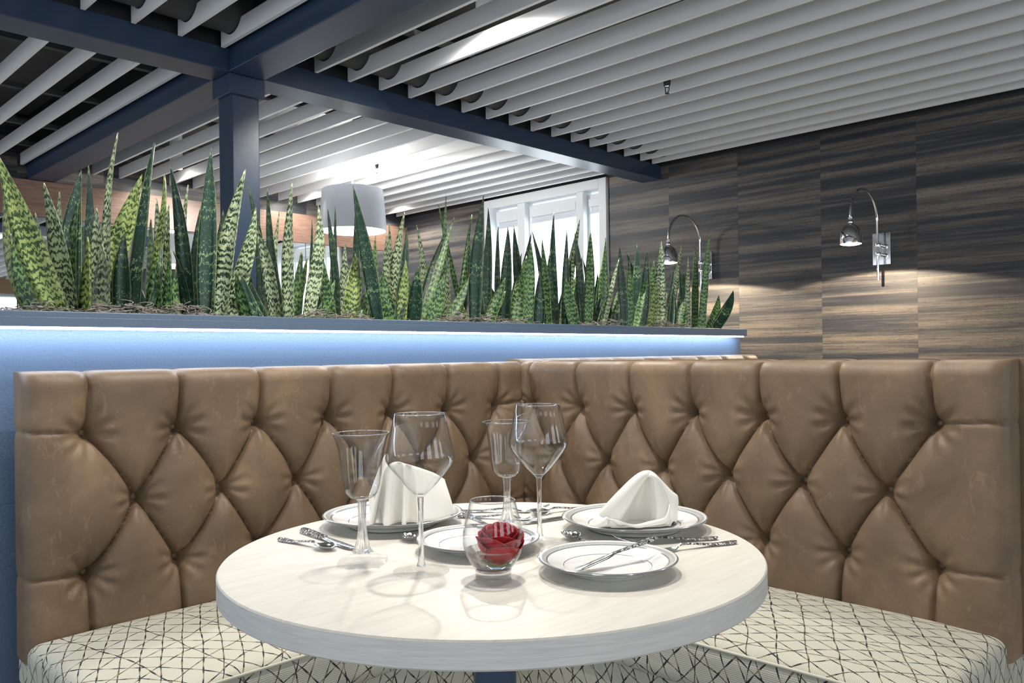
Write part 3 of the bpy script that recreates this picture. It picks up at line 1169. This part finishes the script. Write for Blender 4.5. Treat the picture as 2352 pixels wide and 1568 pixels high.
cloth('front_hem', sheetVF(m3, b3_, 30, 4, (0, -.004, .004), lambda u, t: np.array([0, .002 * math.sin(u * 19), .0018 * math.sin(u * 14)])), na)
lf_, rg_ = mouth[:5], mouth[4:]
li_, ri_ = m2[:5], m2[4:]
cloth('left_panel', sheetVF(lf_, li_, 24, 8, None, lambda u, t: np.array([-.002, -.007, .003]) * math.sin(PI * t) * math.sin(PI * u)), na)
cloth('right_panel', sheetVF(rg_, ri_, 24, 8, None, lambda u, t: np.array([.003, -.008, 0]) * math.sin(PI * t) * math.sin(PI * u) ** .7), na)
cloth('inner_panel', sheetVF(li_, ri_[::-1], 24, 10, None, lambda u, t: np.array([0, .046, 0]) * math.sin(PI * t) ** .8 * (1 - u) ** .45), na)
cloth('back_sheet', sheetVF(back, [(-.080, -.018, .002), (-.050, .030, .002), (-.01, .05, .002), (.02, .056, .002), (.04, .056, .002), (.062, .05, .002), (.08, .034, .002), (.086, .014, .002), (.075, -.010, .002)], 30, 6), na)
cloth('base_fold', sheetVF([(-.050, -.044, .0025), (0, -.046, .003), (.040, -.042, .003), (.066, -.030, .003)], [(-.060, .010, .0025), (-.01, .036, .003), (.04, .040, .003), (.076, .012, .003)], 20, 6, (0, 0, .001)), na)
m4 = [(-.096, -.042, .002), (-.080, -.050, .003), (-.066, -.046, .004), (-.058, -.045, .006)]
b4_ = [(-.074, -.038, .026), (-.066, -.042, .020), (-.060, -.044, .022), (-.056, -.042, .022)]
cloth('corner_tip', sheetVF(m4, b4_, 14, 4, (0, -.003, 0)), na)

na = empty('folded_napkin', (PL[0], PL[1], PZ), FA)
tag(na, 'cream linen napkin gathered in upright pleats on the left plate', 'napkin')
top_ = [(-.016, -.014, .098), (-.006, -.030, .112), (.006, -.036, .120), (.018, -.032, .121), (.030, -.018, .115), (.055, -.004, .105), (.084, .008, .092), (.104, .014, .078)]
bot_ = [(-.040, -.030, .003), (-.024, -.050, .003), (-.004, -.056, .003), (.016, -.056, .003), (.034, -.052, .003), (.060, -.044, .003), (.096, -.030, .005), (.128, -.014, .012)]
cloth('pleated_front', sheetVF(top_, bot_, 64, 18, None, lambda u, t: np.array([.008 * math.cos(u * 27 + 1.6 * math.sin(u * 11)), -.026 * math.sin(u * 27 + 1.6 * math.sin(u * 11)) * (1 - u) ** .8, 0]) * (.15 + t ** .7 * .85) * (1 if u < .62 else max(0, 1 - (u - .62) * 4)) + np.array([0, -.012 * math.sin(PI * t) * max(0, u - .55), 0])), na)
bk_ = [(-.046, .010, .003), (-.030, .030, .003), (0, .040, .003), (.03, .045, .003), (.06, .040, .003), (.09, .025, .003), (.11, .010, .003), (.126, -.008, .010)]
cloth('back_fold', sheetVF(top_, bk_, 40, 12, (0, .008, .0)), na)
pt = [(-.047, -.006, .050), (-.034, -.004, .085), (-.016, .000, .128), (-.010, .002, .134)]
pb = [(-.028, -.002, .040), (-.014, .000, .070), (-.009, .002, .118), (-.0095, .002, .132)]
cloth('petal_fold', sheetVF(pt, pb, 16, 6, (0, -.008, 0)), na)
pt = [(-.047, -.006, .050), (-.046, -.008, .030), (-.044, -.016, .010), (-.042, -.026, .003)]
pb = [(-.026, -.004, .050), (-.022, -.020, .030), (-.018, -.034, .012), (-.014, -.044, .003)]
cloth('side_fold', sheetVF(pt, pb, 14, 6, (-.004, -.008, 0)), na)

# ---------------------------------------------------------------- cutlery (built along +x from the handle end, resting on z=0)
def loftVF(st, m=7):
    """stations (x, halfwidth, z, thickness, cup)"""
    V, F = [], []
    nn = 2 * m
    for (x, w, z, th, cup) in st:
        for i in range(m):
            q = -1 + 2 * i / (m - 1)
            V.append((x, q * w, z + th * (1 - .75 * q ** 4) - cup * (1 - q * q)))
        for i in range(m):
            q = 1 - 2 * i / (m - 1)
            V.append((x, q * w, z - cup * (1 - q * q)))
    for s_ in range(len(st) - 1):
        for k_ in range(nn):
            k2 = (k_ + 1) % nn
            F.append((s_ * nn + k_, (s_ + 1) * nn + k_, (s_ + 1) * nn + k2, s_ * nn + k2))
    F.append(tuple(range(nn)))
    F.append(tuple((len(st) - 1) * nn + k_ for k_ in range(nn - 1, -1, -1)))
    return V, F


def dens(st, n=34):
    """smooth the station list"""
    S = np.array(st, float)
    x = np.linspace(0, 1, len(S))
    out = spline([tuple(r) for r in S], n)
    return [(r[0], max(r[1], .0003), r[2], max(r[3], .0003), max(r[4], 0)) for r in out]


HANDLE = [(0, .0008, .0030, .0022, 0), (.004, .0065, .0022, .0032, 0), (.016, .0092, .0014, .0038, 0), (.034, .0084, .0012, .0036, 0), (.058, .0058, .0035, .0032, 0), (.085, .0040, .0075, .0030, 0), (.102, .0036, .0085, .0030, 0)]


def handle(parent, k=1.0):
    V, F = loftVF(dens([(x * k, w, z, t, c_) for x, w, z, t, c_ in HANDLE], 30))
    o = obj('handle', V, F, 'silver_ornate', parent, smooth=True)
    return autosmooth(o, 60)


def teaspoon(name, label, p, q, group=None, s=1.):
    t = place(name, p, q)
    tag(t, label, 'spoon', group)
    handle(t, .98 * s)
    b = .100 * s
    st = [(b, .0036, .0085, .0026, 0), (b + .006, .0050, .0072, .0018, .001), (b + .014, .0120, .0078, .0012, .0045), (b + .026, .0168, .0085, .0011, .0078), (b + .038, .0160, .0085, .0011, .0078), (b + .048, .0110, .0078, .0011, .0048), (b + .053, .0050, .0068, .0011, .0012), (b + .0545, .0010, .0064, .0011, 0)]
    V, F = loftVF(dens(st, 30), 9)
    obj('bowl', V, F, 'silver', t, smooth=True)
    return t


def fork(name, label, p, q):
    t = place(name, p, q)
    tag(t, label, 'fork')
    handle(t, 1.12)
    b = .114
    st = [(b, .0036, .0085, .0026, 0), (b + .008, .0048, .0060, .0020, 0), (b + .018, .0105, .0030, .0018, .0014), (b + .030, .0122, .0022, .0017, .0014), (b + .040, .0118, .0030, .0017, .0008)]
    V, F = loftVF(dens(st, 22), 9)
    obj('neck', V, F, 'silver', t, smooth=True)
    for i in range(4):
        y = -.0093 + i * .0062
        pts = spline([(b + .038, y, .0040), (b + .052, y * .98, .0062), (b + .068, y * .95, .0110), (b + .082, y * .92, .0165)], 10)
        V, F = tubeVF(pts, lambda u: .0014 * (1 - .55 * u), 6)
        obj('tine', V, F, 'silver', t, smooth=True)
    return t


def knife(name, label, p, q):
    t = place(name, p, q)
    tag(t, label, 'knife')
    st = [(0, .0040, .0005, .0075, 0), (.004, .0080, .0002, .0090, 0), (.020, .0098, 0, .0100, 0), (.055, .0090, 0, .0095, 0), (.084, .0078, .0004, .0085, 0), (.092, .0085, .0004, .0085, 0)]
    V, F = loftVF(dens(st, 26))
    obj('handle', V, F, 'silver_ornate', t, smooth=True)
    st = [(.0915, .0062, .0024, .0040, 0), (.100, .0078, .0030, .0026, 0), (.130, .0092, .0030, .0020, 0), (.170, .0098, .0030, .0018, 0), (.192, .0085, .0030, .0016, 0), (.204, .0045, .0030, .0014, 0), (.207, .0008, .0030, .0012, 0)]
    V, F = loftVF(dens(st, 22))
    obj('blade', V, F, 'silver', t, smooth=True)
    return t


def place(name, p, q):
    """p, q: world points (handle end, tip)"""
    p, q = Vector([float(v) for v in p]), Vector([float(v) for v in q])
    t = empty(name, p)
    dv = q - p
    t.rotation_euler = (0, -math.atan2(dv.z, math.hypot(dv.x, dv.y)), math.atan2(dv.y, dv.x))
    return t


def tpt(x, y, z=TZ + .0004):
    p = onz(x, y, z)
    return p


teaspoon('teaspoon', 'ornate silver teaspoon nearest the table\'s left edge', tpt(641, 1240), tpt(752, 1262))
knife('table_knife', 'silver table knife with ornate handle at left beside teaspoon', tpt(695, 1221), tpt(820, 1266))
teaspoon('teaspoon', 'silver teaspoon lying behind the right wine glass stem', tpt(1358, 1165), tpt(1243, 1180))
knife('table_knife', 'silver table knife partly under the right dinner plate rim', tpt(1385, 1178), tpt(1216, 1202))
fork('dinner_fork', 'silver fork lying closest to the right dinner plate', tpt(1649, 1238), tpt(1440, 1250))
fork('salad_fork', 'silver fork at the right, nearer the table edge', tpt(1692, 1247), tpt(1510, 1268))
fork('dinner_fork', 'silver fork beside the left plate seen through the vase', tpt(1050, 1188), tpt(1165, 1192))
fork('salad_fork', 'silver fork behind the vase, farther from the camera', tpt(1054, 1176), tpt(1180, 1176))


def shell_spoon(label, p, q):
    p, q = np.array(p), np.array(q)
    p = q - (q - p) / np.linalg.norm(q - p) * .0915
    t = place('shell_spoon', p, q)
    tag(t, label, 'spoon')
    V, F = tubeVF(spline([(0, 0, .003), (.02, 0, .003), (.036, 0, .005), (.044, 0, .006)], 10), lambda u: .0034 - .0008 * u, 8)
    obj('handle', V, F, 'silver_ornate', t, smooth=True)
    nr, na_ = 12, 49
    V, F = [], []
    for side in (0, 1):
        for i in range(na_):
            a = 2 * PI * i / (na_ - 1)
            for j in range(nr + 1):
                r = j / nr
                rib = math.cos(11 * a)
                rx = .0245 * r * (1 + .035 * rib * r)
                ry = .0165 * r * (1 + .05 * rib * r)
                z = .0025 + .0085 * r ** 2.2 + .0010 * rib * r - side * .0008
                V.append((.066 + rx * math.cos(a), ry * math.sin(a), z))
    n_ = nr + 1
    for s_ in (0, 1):
        o_ = s_ * na_ * n_
        for i in range(na_ - 1):
            for j in range(nr):
                f = (o_ + i * n_ + j, o_ + (i + 1) * n_ + j, o_ + (i + 1) * n_ + j + 1, o_ + i * n_ + j + 1)
                F.append(f if s_ == 0 else f[::-1])
    for i in range(na_ - 1):
        F.append((i * n_ + nr, na_ * n_ + i * n_ + nr, na_ * n_ + (i + 1) * n_ + nr, (i + 1) * n_ + nr))
    o = obj('bowl', V, F, 'silver', t, smooth=True)
    return t


shell_spoon('scalloped silver shell spoon between the two right-hand plates', tpt(1392, 1268), tpt(1296, 1232))
shell_spoon('scalloped silver shell spoon at left rim of the bread plate behind the vase', tpt(1000, 1262), tpt(928, 1236))


def butter_knife(label, p, q):
    t = place('butter_knife', p, q)
    tag(t, label, 'knife')
    V, F = loftVF(dens([(x * .92, w * .92, z * .3 + .001, t_, c_) for x, w, z, t_, c_ in HANDLE], 30))
    obj('handle', V, F, 'silver_ornate', t, smooth=True)
    st = [(.092, .0034, .0032, .0026, 0), (.100, .0062, .0028, .0024, 0), (.112, .0078, .0024, .0022, 0), (.140, .0086, .0022, .0020, 0), (.158, .0092, .0022, .0018, 0), (.166, .0060, .0022, .0016, 0), (.169, .0008, .0024, .0014, 0)]
    V, F = loftVF(dens(st, 26))
    obj('blade', V, F, 'silver', t, smooth=True)
    return t


butter_knife('silver butter knife resting across the front bread plate', onz(1508, 1236, TZ + .038), onz(1330, 1310, TZ + .0105))
butter_knife('silver butter knife resting on the bread plate behind the vase', onz(1064, 1180, TZ + .036), onz(1150, 1226, TZ + .013))

# ================================================================== LAMPS
def sconce(label, Y, zoff=0.):
    t = empty('wall_sconce', (5.6, Y, 1.765 + zoff))
    tag(t, label, 'wall lamp')
    box('back_plate', -.022, -.0005, -.058, .058, -.107, .107, 'chrome', t, .003)
    V, F = tubeVF([(-.022, 0, .02), (-.085, 0, .02)], .012, 14)
    autosmooth(obj('bracket', V, F, 'chrome', t))
    V, F = tubeVF([(-.022, 0, -.04), (-.085, 0, -.04)], .012, 14)
    autosmooth(obj('bracket', V, F, 'chrome', t))
    lathe('collar', [(0, -.012), (.017, -.012), (.019, 0), (.017, .012), (0, .012)], 'chrome', t, (-.085, 0, .02), 20)
    lathe('collar', [(0, -.012), (.017, -.012), (.019, 0), (.017, .012), (0, .012)], 'chrome', t, (-.085, 0, -.04), 20)
    pts = [(-.085, 0, -.21), (-.085, 0, -.1), (-.085, 0, .05), (-.088, 0, .17)]
    arc = []
    R_ = .215
    for i in range(1, 15):
        a = PI * i / 15
        arc.append((-.088 - R_ + R_ * math.cos(a), 0, .17 + .185 * math.sin(a)))
    pts += arc + [(-.088 - 2 * R_, 0, .165), (-.088 - 2 * R_, 0, .155)]
    V, F = tubeVF(spline(pts, 60), .0085, 12)
    autosmooth(obj('gooseneck_arm', V, F, 'chrome', t))
    dx = -.088 - 2 * R_
    lathe('finial', [(0, .106), (.013, .108), (.016, .118), (.013, .128), (.009, .133), (.014, .140), (.014, .146), (.006, .152), (0, .152)], 'chrome', t, (dx, 0, .006), 20)
    prof = [(.0655, -.012), (.0660, .015), (.0650, .040), (.0600, .065), (.0490, .088), (.0320, .104), (.0150, .111), (0, .1125),
            (0, .1105), (.0140, .1090), (.0310, .1020), (.0475, .0860), (.0580, .0640), (.0630, .040), (.0640, .015), (.0635, -.012)]
    prof = prof + [prof[0]]
    V, F = latheVF([(max(r, 1e-6), z) for r, z in prof], 48)
    F = F[:-2]
    d_ = autosmooth(obj('dome_shade', V, F, 'chrome', t), 60)
    d_.location = (dx, 0, 0)
    lathe('bulb', [(0, -.009), (.030, -.008), (.052, -.004), (.061, .001), (.061, .006), (0, .03)], 'bulb_emit', t, (dx, 0, -.012), 32)
    spot('sconce_light', (5.6 + dx, Y, 1.765 + zoff - .024), 70, 155, .06, (1, .80, .56), t, .012)
    return t


sconce('chrome gooseneck wall sconce at far right above the leather booth', 2.05)
sconce('chrome gooseneck wall sconce behind the right end of the snake plants', 3.376)

# drum pendant
px, py = 3.76, 5.44
pd = empty('pendant_lamp', (px, py, 2.09))
tag(pd, 'white drum pendant lamp hanging behind the plants', 'pendant lamp')
so = [(.262, .0), (.2625, .02), (.250, .2), (.239, .318), (.232, .330), (.09, .334), (.012, .334)]
si = [(.010, .330), (.088, .330), (.229, .326), (.235, .316), (.246, .2), (.2585, .02), (.258, .0)]
V, F = latheVF(so + si + [so[0]], 72)
F = F[:-2]
autosmooth(obj('drum_shade', V, F, 'shade_white', pd), 40)
lathe('diffuser', [(0, .012), (.257, .012), (.257, .016), (0, .016)], 'lamp_emit', pd, n=64)
V, F = tubeVF([(0, 0, .33), (0, 0, .50), (0, 0, .91)], .006, 8)
obj('cord', V, F, 'white_trim', pd, smooth=True)
L = bpy.data.lights.new('pendant_light', 'POINT')
L.energy = 60
L.color = (1, .95, .88)
L.shadow_soft_size = .12
lo = link(bpy.data.objects.new('pendant_light', L), pd)
lo.location = (0, 0, .46)
spot('pendant_down', (px, py, 2.095), 60, 150, .6, (1, .93, .84), pd, .2)

# downlights in the slat gaps
def downlight(label, x, y, e, size=120, col=(1, .95, .88), z=2.665, blend=.5, rad=.035, target=None):
    t = empty('downlight', (x, y, z))
    tag(t, label, 'downlight', 'recessed downlights between the ceiling slats')
    lathe('housing', [(0, .004), (.050, .004), (.050, .335), (0, .335)], 'white_trim', t, n=28)
    lathe('lens', [(0, 0), (.046, 0), (.046, .0035), (0, .0035)], 'down_emit', t, n=28)
    spot('downlight_beam', (x, y, z - .01), e, size, blend, col, t, rad, target)
    return t


downlight('round downlight above the middle of the round table', 1.34, 1.34, 80, 125)
downlight('round downlight between slats lighting one slat white', 2.705, 2.80, 130, 170, z=2.70)
downlight('round downlight over the left seat of the booth', .70, 1.62, 30, 125)
downlight('round downlight over the right seat of the booth', 1.76, .75, 30, 125)
downlight('round downlight above the left end of the planter', .70, 2.75, 34, 130)
downlight('round downlight at far left behind the post', 2.897, 6.70, 34, 165)
downlight('round downlight left of the pendant by the back wall', 4.14, 6.78, 34, 165)
downlight('round downlight nearest the back right corner', 5.19, 6.80, 34, 165)
downlight('round downlight over the neighbouring booth', 3.32, 1.2, 40, 130)


def sprinkler(label, x, y):
    t = empty('sprinkler_head', (x, y, 2.60))
    tag(t, label, 'sprinkler')
    lathe('cup', [(0, -.012), (.017, -.012), (.019, .0), (.022, .03), (.012, .04), (.009, .14), (0, .14)], 'black_plastic', t, n=24)
    lathe('collar', [(0, -.016), (.014, -.016), (.015, -.0125), (0, -.0125)], 'chrome', t, n=20)
    for s_ in (-1, 1):
        V, F = tubeVF(spline([(0, s_ * .011, -.016), (0, s_ * .0125, -.03), (0, s_ * .009, -.042), (0, s_ * .002, -.048)], 8), .0026, 8)
        obj('frame_arm', V, F, 'black_plastic', t, smooth=True)
    lathe('bulb', [(0, -.042), (.0022, -.040), (.0022, -.020), (0, -.017)], 'porcelain_foot', t, n=10)
    lathe('deflector', [(0, -.054), (.013, -.053), (.013, -.0515), (.004, -.050), (0, -.047)], 'black_plastic', t, n=20)
    return t


sprinkler('black sprinkler head hanging below the near slats', 3.898, 2.586)
sprinkler('black sprinkler head above the white pendant lamp', 3.892, 5.302)

# ================================================================== SNAKE PLANTS
# (base x, tip x, tip y, width px, row, kind, bow px)
LV = [
 (153,-3,357,50,0,'l',-10),(99,41,523,46,0,'g',-12),(84,8,456,36,1,'l',-14),(172,99,420,47,0,'p',8),(150,80,488,22,1,'p',0),(130,136,440,24,1,'p',4),
 (165,187,391,42,1,'d',-14),(205,202,380,29,2,'d',4),(168,178,466,44,1,'g',-10),(190,191,517,16,2,'d',0),(188,199,544,36,0,'l',10),(215,222,477,40,1,'p',4),
 (232,233,560,52,0,'p',6),(250,271,305,21,1,'p',-16),(228,325,400,48,1,'l',-6),(311,354,327,42,0,'d',-8),(330,376,402,24,1,'l',16),(280,287,533,40,0,'d',0),
 (268,271,571,26,1,'d',0),(365,360,453,27,2,'p',6),(348,346,504,27,1,'g',0),(378,387,469,30,1,'p',-3),(437,391,381,38,0,'d',10),(402,432,424,19,2,'p',0),
 (475,485,337,36,0,'d',-4),(455,462,470,26,1,'d',-8),(358,360,597,36,0,'g',0),(388,389,580,22,0,'g',0),(413,411,593,30,1,'g',0),(322,370,545,11,0,'d',14),(440,397,577,11,0,'d',10),
 (505,562,389,48,0,'p',-6),(518,587,477,40,1,'p',8),(490,512,482,31,1,'d',4),(590,568,417,19,2,'d',18),(633,584,510,27,0,'p',10),(652,613,430,17,1,'d',-6),(620,641,485,15,2,'p',0),
 (665,670,421,31,0,'p',-4),(700,730,471,29,0,'p',14),(716,716,505,9,2,'d',0),(674,705,592,20,1,'g',0),(680,693,580,10,2,'d',6),(714,768,643,21,0,'g',8),
 (580,543,625,28,0,'g',-4),(604,553,630,23,0,'d',-4),(622,576,648,19,0,'d',-6),(775,753,474,17,1,'d',4),(770,770,470,10,2,'d',0),(765,739,579,23,0,'g',-4),(785,793,560,22,2,'p',0),
 (872,811,425,28,0,'d',2),(828,816,464,17,2,'d',0),(790,817,582,30,0,'l',4),(803,831,630,23,0,'g',0),(808,854,645,13,0,'g',0),(860,863,541,15,1,'g',0),
 (903,928,487,26,1,'p',-4),(895,893,513,15,2,'p',0),(890,888,533,19,1,'p',0),(908,933,523,21,0,'d',6),(923,931,597,21,0,'l',0),(905,878,622,30,0,'g',-6),(945,960,612,33,0,'d',4),
 (978,956,516,15,2,'p',8),(960,1020,538,27,1,'d',0),(1012,1025,448,12,1,'g',0),(1070,1007,469,11,2,'g',0),(960,1044,499,17,0,'g',0),(987,1020,629,29,0,'g',0),(1028,1030,592,15,1,'p',0),
 (1048,1084,492,15,1,'g',0),(1090,1110,449,28,0,'d',-4),(1112,1121,477,19,1,'d',4),(1110,1076,551,25,0,'d',-3),(1013,1076,639,21,0,'g',4),(1074,1051,673,19,0,'l',-4),
 (1117,1160,638,25,0,'g',0),(1107,1160,668,23,0,'l',3),(1150,1144,520,13,2,'d',-4),(1155,1166,521,24,1,'d',4),(1200,1181,519,21,1,'d',0),(1175,1220,533,16,1,'d',0),(1212,1219,556,23,0,'g',0),
 (1183,1209,587,31,0,'g',0),(1262,1222,530,15,1,'d',4),(1262,1245,548,17,0,'g',0),(1278,1272,486,16,1,'d',-3),(1232,1240,625,27,0,'d',0),(1293,1302,530,17,0,'d',0),(1288,1332,501,21,1,'p',-4),
 (1339,1319,530,17,1,'d',4),(1300,1311,594,11,1,'d',0),(1324,1301,638,25,0,'g',-4),(1350,1357,528,21,0,'g',0),(1372,1339,597,13,1,'d',0),(1380,1391,548,15,1,'g',0),(1360,1402,622,13,0,'d',0),
 (1380,1423,592,10,0,'p',0),(1432,1423,563,21,0,'d',0),(1452,1464,557,19,1,'d',3),(1470,1487,573,23,0,'d',0),(1515,1519,553,23,0,'p',0),(1456,1489,622,15,0,'g',0),(1492,1509,642,19,0,'l',0),
 (1526,1568,560,17,0,'p',0),(1577,1560,616,15,1,'d',0),(1576,1581,591,13,0,'p',0),(1593,1596,566,17,0,'g',0),(1604,1630,536,17,0,'g',0),(1613,1624,577,13,0,'g',0),(1618,1651,677,19,0,'g',6),
 (1628,1684,667,23,0,'d',8),(1540,1548,661,17,0,'d',0),(1560,1573,686,23,0,'g',0),(1411,1419,686,17,0,'d',0),(1456,1484,718,11,0,'g',0),(1388,1391,546,15,0,'g',0),(1443,1447,600,15,0,'g',0),
]
r_ = random.Random(3)
for x in list(range(60, 860, 52)) + list(range(890, 1610, 24)):
    LV.append((x + r_.uniform(-8, 8), x + r_.uniform(-30, 30), r_.uniform(575, 660), r_.uniform(15, 24), 2, r_.choice('ddgg'), r_.uniform(-6, 6)))
KIND = {'p': 'leaf_pale', 'd': 'leaf_dark', 'g': 'leaf_green', 'l': 'leaf_lime'}
ROWY = (2.40, 2.50, 2.61)
VIEW = -FW


def leafVF(B, T, w, bow, yaw, cup):
    n = 16
    V, F, UV = [], [], []
    ctrl = (B + T) / 2 + bow
    L = np.linalg.norm(T - B)
    sw = (r_.uniform(0, 6.28), r_.uniform(.003, .011))
    cr = [(-1, 0), (-.55, 0), (0, 0), (.55, 0), (1, 0), (.55, 1), (0, 1), (-.55, 1)]
    for i in range(n + 1):
        t = i / n
        P = (1 - t) ** 2 * B + 2 * t * (1 - t) * ctrl + t * t * T
        tan = 2 * (1 - t) * (ctrl - B) + 2 * t * (T - ctrl)
        tan /= np.linalg.norm(tan)
        side = np.cross(tan, VIEW)
        side /= np.linalg.norm(side)
        nor = np.cross(side, tan)
        ya = yaw * (1 + .5 * t)
        P = P + side * sw[1] * math.sin(5.2 * t + sw[0]) * t * (1.15 - t)
        s2 = math.cos(ya) * side + math.sin(ya) * nor
        n2 = np.cross(s2, tan)
        if n2 @ VIEW < 0:
            n2 = -n2
        f = (.62 + .38 * math.sin(PI * min(1, t / .95) ** .85)) * max(0, 1 - t ** 4.4) ** .9
        hw = w / 2 * f + .0007
        for (u, bk) in cr:
            p = P + s2 * u * hw + n2 * (cup * hw * (u * u - .4) - bk * .0035 * (1 - abs(u)) - (.0008 if bk else 0))
            V.append(p)
            UV.append((u / 2 + .5, t * L))
    k = len(cr)
    for i in range(n):
        for j in range(k):
            j2 = (j + 1) % k
            F.append((i * k + j, i * k + j2, (i + 1) * k + j2, (i + 1) * k + j))
    F.append(tuple(range(k - 1, -1, -1)))
    F.append(tuple(n * k + j for j in range(k)))
    return V, F, UV


items = []
for (xb, xt, yt, wpx, row, kd, bw) in LV:
    Y = ROWY[row] + r_.uniform(-.03, .03)
    bx = onY(xb, 725, Y)[0]
    B = np.array([min(bx, 4.05), Y, 1.188])
    T = onY(xt, yt, Y + r_.uniform(-.05, .05))
    dep = B @ FW
    pm = dep / FPX
    yaw = r_.uniform(-.55, .55)
    items.append((B[0], B, T, wpx * pm / math.cos(yaw) * 1.14, RT * bw * pm * 2, yaw, r_.uniform(.25, .7), kd))
items.sort(key=lambda q: q[0])
NPL = 18
ORD = ['first', 'second', 'third', 'fourth', 'fifth', 'sixth', 'seventh', 'eighth', 'ninth', 'tenth', 'eleventh', 'twelfth', 'thirteenth', 'fourteenth', 'fifteenth', 'sixteenth', 'seventeenth', 'eighteenth']
xs = [q[0] for q in items]
brk = [int(round(i * len(items) / NPL)) for i in range(NPL + 1)]
for k in range(NPL):
    grp = items[brk[k]:brk[k + 1]]
    cx = float(np.mean([q[0] for q in grp]))
    cy = float(np.mean([q[1][1] for q in grp]))
    pl_ = empty('snake_plant', (cx, cy, 1.19))
    tall = max(q[2][2] for q in grp)
    pale = sum(q[7] in 'pl' for q in grp) / len(grp)
    look = ('tall ' if tall > 1.62 else 'short ' if tall < 1.5 else '') + ('pale-banded' if pale > .45 else 'dark green')
    tag(pl_, 'snake plant with %s sword leaves, %s clump from planter left end' % (look, ORD[k]), 'plant', 'snake plants in the planter')
    for (_, B, T, w, bow, yaw, cup, kd) in grp:
        o_ = np.array([cx, cy, 1.19])
        V, F, UV = leafVF(B - o_, T - o_, w, bow, yaw, cup)
        lf = obj('leaf', V, F, KIND[kd], pl_, smooth=True, uvs=UV)

# curly moss mulch
V, F = [], []
for i in range(4200):
    x = LX0 + 2.9 + (4.05 - LX0 - 2.9) * r_.random() ** 1.0
    y = 2.345 + .34 * r_.random() ** 1.6
    z = 1.195 + r_.random() * (.030 + .022 * math.sin(x * 9 + 1.3 * math.sin(x * 4)) + .010 * math.sin(x * 31))
    a = r_.uniform(0, 6.28)
    rr = r_.uniform(.006, .02)
    tl = r_.uniform(-.8, .8)
    pts = []
    for j in range(6):
        b = a + j * .75
        pts.append((x + rr * math.cos(b) * 1.4, y + rr * math.sin(b) * math.cos(tl), z + .006 + rr * math.sin(b) * math.sin(tl) + j * .001))
    v_, f_ = tubeVF(pts, .0015, 3)
    o_ = len(V)
    V += v_
    F += [tuple(q + o_ for q in ff) for ff in f_]
tag(obj('planter_moss', V, F, 'moss', smooth=True), 'curly grey-brown moss covering the planter soil', 'moss', kind='stuff')
